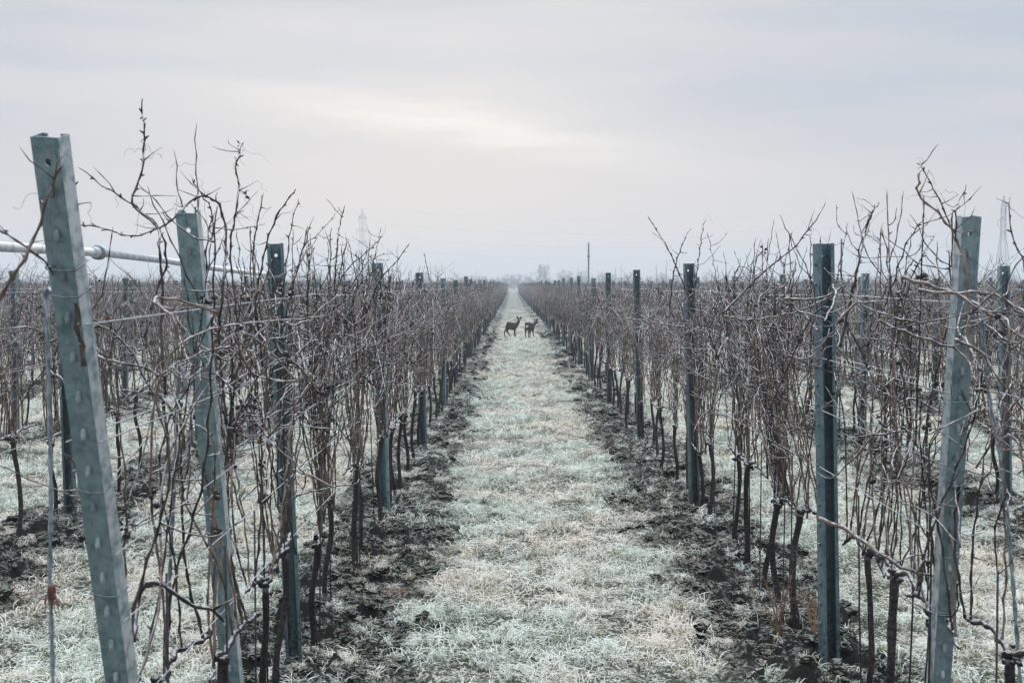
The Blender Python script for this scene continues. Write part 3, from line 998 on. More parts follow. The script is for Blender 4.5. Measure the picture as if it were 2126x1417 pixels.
# measured canes that stand out against the sky or the posts: (row, depth, pixel waypoints, radius, material, laterals)
SPECIAL = [
    (-1, 3.95, [(345, 820), (335, 700), (338, 600), (330, 520), (327, 471), (275, 425), (287, 380), (297, 345), (299, 300), (300, 262), (295, 235), (294, 206)], 0.0040, 'cane_dark', 5),
    (-1, 4.05, [(300, 700), (320, 620), (345, 545), (330, 475), (285, 432), (235, 398), (205, 380), (167, 347)], 0.0036, 'cane_dark', 3),
    (-1, 3.25, [(175, 760), (158, 640), (152, 530), (163, 468), (148, 425), (150, 385), (138, 350), (126, 338)], 0.0055, 'cane_dark', 5),
    (-1, 3.05, [(-40, 690), (5, 610), (45, 545), (78, 480), (98, 415), (112, 375), (128, 345)], 0.0046, 'cane_red', 2),
    (-1, 3.2, [(-30, 450), (20, 490), (70, 522), (95, 546), (130, 600)], 0.0030, 'cane_dark', 2),
    (-1, 4.5, [(470, 880), (455, 700), (463, 600), (470, 500), (457, 430), (428, 408), (398, 416), (355, 458), (325, 475), (272, 490), (215, 474), (165, 465)], 0.0046, 'cane_dark', 8),
    (-1, 4.6, [(430, 640), (428, 520), (440, 440), (418, 405), (394, 360)], 0.0030, 'cane_dark', 3),
    (-1, 4.7, [(500, 760), (488, 620), (478, 520), (490, 440), (496, 385), (488, 345), (497, 325), (495, 294)], 0.0040, 'cane_dark', 9),
    (-1, 5.3, [(545, 760), (530, 620), (526, 520), (537, 450), (547, 398)], 0.0040, 'cane_dark', 4),
    (-1, 5.5, [(520, 700), (535, 600), (555, 500), (580, 440), (600, 412), (615, 394)], 0.0045, 'cane_dark', 5),
    (-1, 5.6, [(585, 640), (595, 540), (606, 465), (620, 412)], 0.0030, 'cane_dark', 3),
    (-1, 7.2, [(690, 690), (695, 590), (700, 510), (707, 460), (716, 428)], 0.0045, 'cane_dark', 6),
    (-1, 7.6, [(690, 620), (720, 560), (765, 520), (795, 490)], 0.0036, 'cane_dark', 3),
    (-1, 8.6, [(760, 650), (790, 580), (825, 540), (851, 504)], 0.0042, 'cane_dark', 3),
    (-1, 10.2, [(905, 620), (890, 570), (880, 524)], 0.0040, 'cane_dark', 2),
    (-1, 4.2, [(170, 700), (215, 745), (300, 762), (350, 800), (378, 860)], 0.0042, 'cane', 2),
    (-1, 4.6, [(580, 790), (520, 770), (470, 665), (440, 720), (395, 770)], 0.0040, 'cane', 2),
    (-1, 6.0, [(690, 1010), (640, 985), (590, 975), (540, 1005), (500, 1040)], 0.0042, 'cane', 2),
    (-1, 3.9, [(275, 1330), (290, 1230), (330, 1210), (395, 1255), (440, 1265), (465, 1290)], 0.010, 'cane_dark', 2),
    (1, 4.5, [(2010, 760), (2012, 640), (2005, 560), (1988, 500), (1968, 465), (1935, 430), (1906, 403), (1909, 365), (1911, 337)], 0.0048, 'cane_red', 5),
    (1, 4.52, [(1985, 500), (1962, 440), (1935, 385), (1911, 340)], 0.0030, 'cane_dark', 3),
    (1, 4.5, [(1984, 490), (1986, 440), (1994, 412), (2009, 384)], 0.0024, 'cane_dark', 2),
    (1, 5.6, [(1745, 720), (1768, 610), (1785, 540), (1797, 480), (1812, 440), (1826, 421)], 0.0048, 'cane_dark', 8),
    (1, 5.7, [(1765, 640), (1780, 560), (1787, 500), (1800, 460), (1818, 425)], 0.0032, 'cane_dark', 5),
    (1, 6.2, [(1500, 650), (1545, 605), (1590, 560), (1650, 512), (1675, 480), (1698, 453)], 0.0044, 'cane_dark', 5),
    (1, 8.6, [(1440, 640), (1412, 572), (1385, 512), (1365, 480), (1345, 448)], 0.0042, 'cane_dark', 3),
    (1, 8.9, [(1390, 640), (1400, 560), (1420, 500), (1435, 472)], 0.0044, 'cane_dark', 5),
    (1, 8.2, [(1440, 620), (1450, 540), (1457, 490), (1462, 462)], 0.0036, 'cane_dark', 3),
    (1, 5.3, [(1800, 720), (1850, 600), (1878, 515), (1898, 480), (1917, 456)], 0.0036, 'cane_dark', 3),
    (1, 5.2, [(1860, 720), (1885, 600), (1910, 540), (1944, 483)], 0.0034, 'cane_dark', 3),
    (1, 4.1, [(2150, 760), (2128, 560), (2105, 500), (2095, 440), (2097, 402)], 0.0032, 'cane_dark', 3),
    (1, 5.6, [(1631, 619), (1680, 621), (1722, 612), (1765, 580), (1785, 545)], 0.0044, 'cane', 2),
    (1, 5.6, [(1631, 619), (1660, 646), (1705, 658), (1732, 676), (1745, 690)], 0.0042, 'cane', 1),
    (1, 5.5, [(1738, 668), (1775, 630), (1800, 628), (1830, 624), (1862, 630)], 0.0046, 'cane', 2),
    (1, 6.4, [(1505, 656), (1560, 663), (1640, 650), (1690, 632), (1745, 600)], 0.0040, 'cane', 2),
    (1, 4.3, [(1908, 602), (1958, 608), (2058, 610), (2126, 648), (2180, 680)], 0.0056, 'cane', 2),
    (1, 4.35, [(1872, 575), (1990, 612), (2045, 645), (2126, 705), (2190, 770)], 0.0054, 'cane', 2),
    (1, 4.3, [(1826, 665), (1880, 690), (1935, 708), (2000, 735), (2028, 795)], 0.0046, 'cane', 2),
    (1, 4.3, [(1985, 705), (2040, 735), (2075, 790), (2126, 850), (2170, 900)], 0.0050, 'cane', 1),
    (1, 6.0, [(1630, 705), (1632, 735), (1680, 742), (1715, 705), (1722, 680)], 0.0038, 'cane', 0),
    (1, 5.2, [(1870, 835), (1900, 828), (1955, 860), (1985, 905), (1990, 960)], 0.0042, 'cane', 1),
    (1, 4.9, [(1700, 1075), (1760, 1100), (1800, 1130), (1880, 1180), (1960, 1200)], 0.0085, 'cane', 3),
    (1, 7.8, [(1300, 660), (1350, 668), (1420, 678), (1480, 684)], 0.0036, 'cane', 3),
]
srng = np.random.default_rng(31)
for k, d, px, r, mat, nl in SPECIAL:
    vd, root, loc = min(heroes[k], key=lambda h: abs(h[0] - d))
    W = np.array([pix(x, y, d + 0.05 * srng.normal()) for x, y in px]) - np.array(loc)
    m = MB(); P = cane(m, W, r, r * 0.5, srng, 6, 0.05, 0.0035, 1.55 if r < 0.007 else 1.15)
    spurs(m, P, srng, 0.012)
    for j in range(nl):
        q = P[int(srng.uniform(0.35, 0.97) * (len(P) - 1))]
        Q = lateral(m, q, (srng.normal(0, 1), srng.normal(0, 0.8), srng.normal(0.35, 0.5)), srng.uniform(0.03, 0.13), max(0.0015, r * 0.4), srng, 4, 0.1)
        tendril(m, Q[-1] if srng.random() < 0.4 else q, srng, 0.7, 0.0006)
    c = m.build("cane", M[mat], root)
# more shoots standing out of the top of the nearest vines
for k, d0, d1, cnt in ((-1, 4.4, 7.6, 17), (1, 4.7, 7.6, 12), (-1, 7.6, 11, 8), (1, 7.6, 11, 8)):
    for _ in range(cnt):
        d = srng.uniform(d0, d1)
        vd, root, loc = min(heroes[k], key=lambda h: abs(h[0] - d))
        x0, lean = srng.normal(0, 0.07), srng.normal(0, 0.10)
        zt = srng.uniform(2.02, 2.36)
        W = np.array([(x0, d - vd, 1.35), (x0 + lean * 0.3, d - vd + srng.normal(0, 0.05), 1.7), (x0 + lean, d - vd + srng.normal(0, 0.12), zt)])
        r = srng.uniform(0.0028, 0.0042)
        m = MB(); P = cane(m, W, r, r * 0.5, srng, 5, 0.055, 0.0045); spurs(m, P, srng, 0.011)
        for j in range(srng.integers(2, 6)):
            q = P[int(srng.uniform(0.4, 0.95) * (len(P) - 1))]
            Q = lateral(m, q, (srng.normal(0, 1), srng.normal(0, 0.8), srng.normal(0.4, 0.5)), srng.uniform(0.05, 0.22), 0.0018, srng, 4, 0.15)
            spurs(m, Q, srng, 0.008)
            if srng.random() < 0.6: tendril(m, q, srng, 0.8)
        if srng.random() < 0.5: cluster(m, P[len(P) * 2 // 3], srng, 1.0)
        m.build("cane", M['cane_dark'], root)
# dead leaves seen hanging
for k, px, py, d, s in ((-1, 508, 398, 4.7, 0.026), (-1, 545, 1025, 5.8, 0.05), (-1, 226, 657, 8.5, 0.03), (1, 1548, 704, 7.0, 0.03)):
    vd, root, loc = min(heroes[k], key=lambda h: abs(h[0] - d))
    m = MB(); leaf_mesh(m, pix(px, py, d) - np.array(loc), srng, s); m.build("leaf", M['leaf'], root)

# ------------------------------------------------------------------ white pipe above the second row on the left
def build_pipe():
    root = empty("water_pipe", (0, 0, 0))
    tag(root, "long white raised pipe with a metal coupling, crossing behind the tallest end post", "pipe")
    way = [(-300, 497), (0, 512), (205, 524), (345, 541), (440, 556), (566, 571)]
    X = row_x(-2)
    pts = []
    for x, y in way:
        p = on_row(x, y, X) ; pts.append(p)
    m = MB(); m.tube(np.array(pts[:3]), 0.038, 16); m.build("pipe_length", M['pipe'], root)
    m = MB(); m.tube(np.array(pts[2:]), 0.036, 16); m.build("pipe_length", M['pipe'], root)
    c = pts[2]; ax = pts[3] - pts[1]; ax /= np.linalg.norm(ax)
    m = MB()
    m.tube([c - ax * 0.20, c - ax * 0.18, c - ax * 0.10, c - ax * 0.06], [0.039, 0.046, 0.050, 0.050], 18)
    m.build("socket", M['pipe'], root)
    m = MB()
    m.tube([c - ax * 0.06, c - ax * 0.055, c + ax * 0.03, c + ax * 0.035], [0.050, 0.068, 0.068, 0.046], 20)
    m.tube([c + ax * 0.035, c + ax * 0.08], [0.05, 0.05], 18)
    col = m.build("coupling", M['coupling'], root)
    m = MB(); m.tube([c + (0.03, -0.03, 0.04), c + (0.06, -0.02, 0.0), c + (0.055, 0.10, -0.03)], 0.007, 6); m.build("clamp_lever", M['coupling'], col)
    # brackets that carry it on the row's posts
    for d in POSTS[-2][1:9]:
        z = np.interp(d, [p[1] for p in pts], [p[2] for p in pts])
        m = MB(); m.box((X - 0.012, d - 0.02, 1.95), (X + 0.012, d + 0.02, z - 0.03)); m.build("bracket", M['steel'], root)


build_pipe()

# ------------------------------------------------------------------ roe deer
def build_deer(name, label, loc, rz, joints, edges, ears, mats_fn):
    me = bpy.data.meshes.new("body")
    names = list(joints)
    me.from_pydata([joints[n_][0] for n_ in names], [(names.index(a), names.index(b)) for a, b in edges], [])
    body = bpy.data.objects.new("body", me); COL.objects.link(body)
    sk = body.modifiers.new("skin", 'SKIN'); sk.use_smooth_shade = True
    for i, n_ in enumerate(names):
        r = joints[n_][1]
        me.skin_vertices[0].data[i].radius = r if isinstance(r, tuple) else (r, r)
        me.skin_vertices[0].data[i].use_root = (n_ == 'mid')
    su = body.modifiers.new("sub", 'SUBSURF'); su.levels = 2; su.render_levels = 2
    dg = bpy.context.evaluated_depsgraph_get()
    ev = bpy.data.meshes.new_from_object(body.evaluated_get(dg))
    body.modifiers.clear(); body.data = ev
    # ears join the same surface object
    bm = bmesh.new(); bm.from_mesh(ev)
    for base, tip, out in ears:
        base, tip, out = Vector(base), Vector(tip), Vector(out)
        ax = tip - base; side = ax.cross(out).normalized()
        prev = None
        for t, w in ((0, 0.020), (0.25, 0.038), (0.5, 0.042), (0.75, 0.033), (1.0, 0.006)):
            c = base + ax * t
            ring = [bm.verts.new(c + side * w * math.cos(a) + out * (0.013 * (1 - t) + 0.003) * math.sin(a)) for a in [i * math.pi / 3 for i in range(6)]]
            if prev:
                for i in range(6): bm.faces.new((prev[i], prev[(i + 1) % 6], ring[(i + 1) % 6], ring[i]))
            prev = ring
        bm.faces.new(prev)
    bmesh.ops.recalc_face_normals(bm, faces=bm.faces)
    bm.to_mesh(ev); bm.free()
    ev.polygons.foreach_set("use_smooth", [True] * len(ev.polygons))
    ev.materials.clear(); ev.materials.append(mats_fn())
    root = empty(name, loc, rz)
    body.parent = root
    tag(root, label, "deer", "roe deer on the path")
    return root, body


def deer_coat(name, patch):
    m, N, L, B = material(name)
    tc = N.new("ShaderNodeTexCoord"); sp = N.new("ShaderNodeSeparateXYZ"); L.new(tc.outputs["Object"], sp.inputs[0])
    coat = nmix(N, L, nnoise(N, L, tc.outputs["Object"], 14, 3), (0.034, 0.033, 0.030), (0.075, 0.064, 0.052))
    leg = nmath(N, L, 'MULTIPLY', nrange(N, L, sp.outputs[2], 0.30, 0.18), nrange(N, L, sp.outputs[2], 0.03, 0.06))
    coat = nmix(N, L, nmath(N, L, 'MULTIPLY', leg, 0.75), coat, (0.10, 0.062, 0.035))
    rump = nmath(N, L, 'MULTIPLY', nrange(N, L, sp.outputs[0], -0.165, -0.185), nmath(N, L, 'MULTIPLY', nrange(N, L, sp.outputs[2], 0.435, 0.455), nrange(N, L, sp.outputs[2], 0.585, 0.565)))
    tail = nmath(N, L, 'MULTIPLY', nrange(N, L, sp.outputs[0], -0.165, -0.185), nmath(N, L, 'MULTIPLY', nrange(N, L, sp.outputs[2], 0.39, 0.41), nrange(N, L, nmath(N, L, 'ABSOLUTE', sp.outputs[1]), 0.028, 0.018)))
    tail = nmath(N, L, 'MULTIPLY', tail, nrange(N, L, sp.outputs[2], 0.555, 0.535))
    f = nmath(N, L, 'MULTIPLY', nmath(N, L, 'MAXIMUM', rump, tail), patch)
    coat = nmix(N, L, f, coat, (0.70, 0.66, 0.63))
    L.new(coat, B.inputs["Base Color"]); B.inputs["Roughness"].default_value = 0.9; B.inputs["Specular IOR Level"].default_value = 0.15
    return m


EDG = [('rump', 'hip'), ('hip', 'mid'), ('mid', 'chest'), ('chest', 'brisket'), ('chest', 'neck0'), ('neck0', 'neck1'), ('neck1', 'head'), ('head', 'muzzle'), ('muzzle', 'nose')]
for s_ in ('l', 'r'):
    EDG += [('hip', 'th' + s_), ('th' + s_, 'kn' + s_), ('kn' + s_, 'hk' + s_), ('hk' + s_, 'hf' + s_), ('hf' + s_, 'ht' + s_),
            ('chest', 'sh' + s_), ('sh' + s_, 'el' + s_), ('el' + s_, 'fk' + s_), ('fk' + s_, 'ff' + s_), ('ff' + s_, 'ft' + s_)]


def deer_joints(hind, front, head):
    J = {'rump': ((-0.20, 0, 0.50), (0.105, 0.105)), 'hip': ((-0.10, 0, 0.465), (0.145, 0.165)), 'mid': ((0.03, 0, 0.435), (0.135, 0.16)),
         'chest': ((0.17, 0, 0.425), (0.125, 0.16)), 'brisket': ((0.245, 0, 0.38), (0.075, 0.095))}
    for s_, y in (('l', 1), ('r', -1)):
        kn, hk, ft = hind[s_]
        J['th' + s_] = ((-0.13, 0.065 * y, 0.40), 0.07); J['kn' + s_] = ((kn[0], 0.07 * y, kn[1]), 0.045)
        J['hk' + s_] = ((hk[0], 0.06 * y, hk[1]), 0.026); J['hf' + s_] = ((ft[0] - 0.006, 0.06 * y, 0.045), 0.017); J['ht' + s_] = ((ft[0] + 0.008, 0.06 * y, 0.006), 0.017)
        fx, fy = front[s_]
        J['sh' + s_] = ((0.18, 0.05 * y, 0.36), 0.055); J['el' + s_] = ((0.165, 0.055 * y, 0.285), 0.034)
        J['fk' + s_] = (((0.165 + fx) / 2, 0.052 * y + fy * 0.5, 0.165), 0.023); J['ff' + s_] = ((fx - 0.004, 0.05 * y + fy, 0.045), 0.017); J['ft' + s_] = ((fx + 0.008, 0.05 * y + fy, 0.006), 0.016)
    J.update(head)
    return J


ja = deer_joints({'l': ((-0.10, 0.30), (-0.13, 0.215), (0.015, 0)), 'r': ((-0.165, 0.29), (-0.235, 0.215), (-0.212, 0))},
                 {'l': (0.205, 0), 'r': (0.155, 0)},
                 {'neck0': ((0.265, 0, 0.50), (0.078, 0.088)), 'neck1': ((0.315, -0.005, 0.60), 0.060), 'head': ((0.337, -0.03, 0.67), (0.062, 0.064)),
                  'muzzle': ((0.342, -0.10, 0.638), 0.030), 'nose': ((0.344, -0.145, 0.615), 0.020)})
gz = float(height(0.1, 49.6))
da, _ = build_deer("roe_deer", "dark roe deer standing side-on on the path with both ears raised", (0, 0, 0), 0, ja, EDG,
                   [((0.315, -0.01, 0.70), (0.243, 0.0, 0.82), (-0.1, -0.9, 0.1)), ((0.362, -0.01, 0.70), (0.432, 0.0, 0.82), (0.1, -0.9, 0.1))],
                   lambda: deer_coat("roe_deer_coat", 0.0))
pa = pix(1040 + 400 / 20.24, 699.6, 49.6); da.location = (pa[0], pa[1], float(height(pa[0], pa[1])) + 0.02)
jb = deer_joints({'l': ((-0.14, 0.30), (-0.19, 0.215), (-0.185, 0)), 'r': ((-0.12, 0.30), (-0.165, 0.215), (-0.13, 0))},
                 {'l': (0.14, 0.01), 'r': (0.20, -0.04)},
                 {'neck0': ((0.27, -0.03, 0.49), (0.075, 0.085)), 'neck1': ((0.33, -0.06, 0.565), 0.060), 'head': ((0.36, -0.09, 0.62), (0.060, 0.062)),
                  'muzzle': ((0.40, -0.135, 0.60), 0.030), 'nose': ((0.425, -0.165, 0.585), 0.020)})
db, _ = build_deer("roe_deer", "roe deer seen from behind with a white rump patch, beside the dark side-on deer", (0, 0, 0), 0, jb, EDG,
                   [((0.35, -0.06, 0.65), (0.32, -0.015, 0.75), (-0.6, 0.4, 0.1)), ((0.345, -0.115, 0.65), (0.31, -0.17, 0.75), (-0.6, -0.4, 0.1))],
                   lambda: deer_coat("white_rumped_deer_coat", 1.0))
pb = pix(1040 + 1195 / 20.24, 700.5, 49.2); db.location = (pb[0], pb[1], float(height(pb[0], pb[1])) + 0.02); db.rotation_euler = (0, 0, math.radians(58))
for root, J in ((da, ja), (db, jb)):
    h, mz = np.array(J['head'][0]), np.array(J['muzzle'][0])
    fw = (mz - h) / np.linalg.norm(mz - h); sd_ = np.cross(fw, (0, 0, 1)); sd_ /= np.linalg.norm(sd_)
    for s_ in (-1, 1):
        m = MB(); m.blob(h + fw * 0.03 + sd_ * s_ * 0.036 + (0, 0, 0.012), 0.010, srng, 0.0); m.build("eye", M['dry'], root)

# ------------------------------------------------------------------ turf, clods, weeds
def grass_tuft(rg, nb, rad, lmin, lmax, w):
    V, F = [], []
    lean = rg.uniform(0, 6.28)
    for _ in range(nb):
        a = rg.uniform(0, 6.28); q = rad * math.sqrt(rg.random())
        p = np.array((q * math.cos(a), q * math.sin(a), -0.012))
        b = lean + rg.normal(0, 1.3) if rg.random() < 0.6 else rg.uniform(0, 6.28)
        d = np.array((math.cos(b), math.sin(b), 0)); s = np.array((-d[1], d[0], 0))
        ln = rg.uniform(lmin, lmax); up = rg.uniform(0.18, 0.75)
        pts = [p, p + d * ln * 0.30 + (0, 0, ln * up * 0.75), p + d * ln * 0.68 + (0, 0, ln * up * 0.85), p + d * ln * 0.95 + (0, 0, ln * up * rg.uniform(0.2, 0.7))]
        o = len(V)
        tw = rg.normal(0, 0.5)
        s2 = s * math.cos(tw) + np.array((0, 0, math.sin(tw)))
        for i, c in enumerate(pts[:-1]):
            ww = w * (0.8, 1.0, 0.75)[i]
            V += [c - s2 * ww / 2, c + s2 * ww / 2]
        V.append(pts[-1])
        F += [(o, o + 1, o + 3, o + 2), (o + 2, o + 3, o + 5, o + 4), (o + 4, o + 5, o + 6)]
    me = bpy.data.meshes.new("tuft"); me.from_pydata(np.array(V).tolist(), [], F); me.materials.append(M['grass'])
    at = me.attributes.new("blade", 'FLOAT', 'POINT'); at.data.foreach_set("value", np.repeat(rg.random(nb), 7).astype(np.float32))
    return bpy.data.objects.new("tuft", me)


grng = np.random.default_rng(8)


def frustum_points(d0, d1, dens, margin=0.6):
    n_ = int(dens * 0.43 * 2 * (d1 * d1 - d0 * d0) / 2 + dens * margin * 2 * (d1 - d0))
    y = np.sqrt(grng.uniform(d0 * d0, d1 * d1, n_))
    x = grng.uniform(-1, 1, n_) * (0.43 * y + margin)
    return x, y


tufts = [grass_tuft(np.random.default_rng(60 + i), 46, 0.085, 0.05, 0.135, 0.0042) for i in range(8)]
XS, YS, SS = [], [], []
for d0, d1, dens, s0 in ((5.6, 10, 150, 0.95), (10, 17, 110, 1.1), (17, 30, 55, 1.4), (30, 60, 18, 2.0), (60, 115, 6, 2.6)):
    x, y = frustum_points(d0, d1, dens)
    m_ = soil_mask(x, y)
    lump = 0.45 * vnoise(x * 2.2, y * 2.2, 21) + 0.75 * vnoise(x * 7.5, y * 7.5, 22) + 0.5
    keep = grng.random(len(x)) < np.where(m_ > 0.4, 0.72 * np.clip((lump - 0.35) * 3.2, 0, 1), np.clip((lump - 0.37) * 3.8, 0.0, 1) * np.clip((115 - y) / 70, 0, 1))
    x, y, m_ = x[keep], y[keep], m_[keep]
    XS.append(x); YS.append(y); SS.append(s0 * grng.uniform(0.7, 1.3, len(x)) * np.where(m_ > 0.4, 0.62, 1.0))
for k, d, b, t in near_posts[:40]:             # longer grass left standing round the posts
    a = grng.uniform(0, 6.28, 4); q = grng.uniform(0.07, 0.16, 4)
    XS.append(b[0] + q * np.cos(a)); YS.append(d + q * np.sin(a)); SS.append(grng.uniform(0.7, 1.2, 4))
for k, d in near[:60]:
    a = grng.uniform(0, 6.28, 2); q = grng.uniform(0.03, 0.09, 2)
    XS.append(row_x(k) + q * np.cos(a)); YS.append(d + q * np.sin(a)); SS.append(grng.uniform(0.4, 0.8, 2))
x, y, s = map(np.concatenate, (XS, YS, SS))
n = len(x)
flat = np.where(y > 30, 0.5, 0.75) * (0.75 + 1.1 * np.clip(vnoise(x * 5, y * 5, 33) + 0.25, 0, 1))
scatter("grass", tufts, np.stack([x, y, height(x, y)], 1), np.stack([grng.normal(0, 0.12, n), grng.normal(0, 0.12, n), grng.uniform(0, 6.28, n)], 1),
        np.stack([s, s, s * flat], 1), grng.integers(0, 8, n), "short frosted grass covering the path and the strips between rows", "grass")


# coarser bunches that stand above the mown turf
bunches = [grass_tuft(np.random.default_rng(160 + i), 60, 0.075, 0.09, 0.20, 0.0048) for i in range(5)]
XS, YS, SS = [], [], []
for d0, d1, dens, s0 in ((5.6, 14, 16, 0.8), (14, 30, 6, 1.1), (30, 70, 1.5, 1.6)):
    x, y = frustum_points(d0, d1, dens)
    keep = (vnoise(x * 1.3, y * 1.3, 51) > -0.12) & (grng.random(len(x)) < np.where(soil_mask(x, y) > 0.3, 0.25, 1.0))
    XS.append(x[keep]); YS.append(y[keep]); SS.append(s0 * grng.uniform(0.6, 1.25, int(keep.sum())))
x, y, s = map(np.concatenate, (XS, YS, SS)); n = len(x)
scatter("grass_bunches", bunches, np.stack([x, y, height(x, y)], 1), np.stack([grng.normal(0, 0.12, n), grng.normal(0, 0.12, n), grng.uniform(0, 6.28, n)], 1),
        np.stack([s, s, s * 0.9], 1), grng.integers(0, 5, n), "coarser bunches of frosted grass standing out of the turf", "grass")


def clod(seed):
    bm = bmesh.new(); bmesh.ops.create_icosphere(bm, subdivisions=3, radius=1.0)
    rg = np.random.default_rng(seed); o = rg.uniform(0, 50, 3)
    for v in bm.verts:
        c = v.co
        a = float(vnoise(c.x * 1.3 + o[0], c.y * 1.3 + c.z * 1.1 + o[1])) * 0.9 + float(vnoise(c.x * 3.1 + o[1], c.z * 3.1 + c.y * 2 + o[2])) * 0.5 + float(vnoise(c.y * 6 + o[2], c.z * 6 - c.x * 5)) * 0.55
        v.co = c * (1 + a)
        v.co.z *= 0.62
    me = bpy.data.meshes.new("clod"); bm.to_mesh(me); bm.free()
    me.materials.append(M['soil'])
    return bpy.data.objects.new("clod", me)


clods = [clod(i) for i in range(6)]
XS, YS, SS = [], [], []
for d0, d1, dens, lo, hi in ((5.6, 12, 230, 0.005, 0.05), (12, 25, 55, 0.015, 0.065), (25, 55, 9, 0.04, 0.10)):
    x, y = frustum_points(d0, d1, dens)
    keep = soil_mask(x, y) > 0.35
    x, y = x[keep], y[keep]
    XS.append(x); YS.append(y); SS.append(lo + (hi - lo) * grng.random(len(x)) ** 2.8)
# a few dark lumps thrown onto the turf
x, y = frustum_points(6, 60, 0.35); keep = soil_mask(x, y) < 0.1; XS.append(x[keep]); YS.append(y[keep]); SS.append(grng.uniform(0.015, 0.04, int(keep.sum())))
x, y, s = map(np.concatenate, (XS, YS, SS)); n = len(x)
scatter("soil_clods", clods, np.stack([x, y, height(x, y) + s * 0.15], 1), grng.uniform(-0.5, 0.5, (n, 3)) + np.stack([np.zeros(n), np.zeros(n), grng.uniform(0, 6.28, n)], 1),
        np.stack([s * grng.uniform(0.8, 1.5, n), s, s], 1), grng.integers(0, 6, n), "dark frozen clods of tilled soil under the vine rows", "soil")

# loose prunings and dry stems on the tilled strips
def litter(seed):
    rg = np.random.default_rng(seed); m = MB()
    for _ in range(5):
        p = rg.normal(0, 0.08, 3) * (1, 1, 0); a = rg.uniform(0, 6.28); ln = rg.uniform(0.10, 0.35)
        q = np.array((math.cos(a), math.sin(a), rg.uniform(-0.05, 0.35)))
        lateral(m, p, q, ln, 0.002, rg, 4, 0.0)
    return m.build("twig", M['weed' if seed % 2 else 'cane'], link=False)


twigs = [litter(i) for i in range(6)]
x, y = frustum_points(5.6, 22, 5.5); keep = (soil_mask(x, y) > 0.2) | (grng.random(len(x)) < 0.08); x, y = x[keep], y[keep]; n = len(x)
scatter("twig_litter", twigs, np.stack([x, y, height(x, y) + 0.015], 1), np.stack([np.zeros(n), np.zeros(n), grng.uniform(0, 6.28, n)], 1),
        np.ones((n, 3)) * grng.uniform(0.6, 1.2, (n, 1)), grng.integers(0, 6, n), "dry twigs and stems lying on the tilled soil", "twigs")

# standing dry weeds
for (px, py, hgt, cnt, lab) in ((1618, 1330, 0.34, 15, "rusty brown dry weed beside the first upright post right of the path"), (655, 1005, 0.2, 7, "small tan dry weed between the upright posts left of the path"),
                                (1690, 1345, 0.26, 9, "pale dry weed stems at the foot of the first upright post right of the path"), (975, 965, 0.22, 3, "two or three bare stalks standing at the edge of the grass path")):
    d = CAMH * FPX / (py - HORIZON); b = pix(px, py, d)
    rg = np.random.default_rng(int(px)); m = MB()
    for _ in range(cnt):
        lean = rg.normal(0, 0.25, 2); h_ = hgt * rg.uniform(0.5, 1.1)
        P = cane(m, [np.zeros(3) - (0, 0, 0.03), np.array((lean[0] * h_ * 0.4, lean[1] * h_ * 0.4, h_ * 0.5)), np.array((lean[0] * h_, lean[1] * h_, h_))], 0.0020, 0.0010, rg, 4, 0.05, 0.003)
        for j in range(len(P) // 2, len(P)):
            for _q in range(2): lateral(m, P[j], rg.normal(0, 1, 3), rg.uniform(0.015, 0.06), 0.0011, rg, 3)
    o = m.build("dry_weed", M['weed']); o.location = (b[0], b[1], float(height(b[0], b[1])))
    tag(o, lab, "weed", "dry weeds")

# ------------------------------------------------------------------ distance: trees, pylons, cables
def tree_meshes(seed, h, spread=0.5):
    rg = np.random.default_rng(seed); tr, cr = MB(), MB()

    def grow(p, d, ln, r, lev):
        n_ = 4
        P = [p]; q = p.copy(); dd = d.copy()
        for _ in range(n_):
            dd = dd + rg.normal(0, 0.13, 3) + np.array((0, 0, 0.05)); dd /= np.linalg.norm(dd)
            q = q + dd * ln / n_; P.append(q.copy())
        (tr if lev < 2 else cr).tube(np.array(P), np.linspace(r, r * 0.62, n_ + 1), 6 if lev < 2 else 3)
        if lev >= 5: return
        for c in range(3 if lev < 4 else 4):
            e = dd + rg.normal(0, spread, 3); e /= np.linalg.norm(e)
            st = P[-1] if c == 0 else P[rg.integers(2, n_ + 1)]
            grow(np.array(st), e, ln * rg.uniform(0.6, 0.85), max(r * 0.55, 0.04), lev + 1)
    grow(np.array((0, 0, -0.3)), np.array((0.03, 0, 1.0)), h * 0.28, h * 0.022, 0)
    return tr.mesh("trunk", M['far_bark']), cr.mesh("crown", M['far_bark'])


tree_protos = [tree_meshes(s_, 13.0, sp_) for s_, sp_ in ((1, 0.5), (2, 0.56), (3, 0.5), (4, 0.6))]
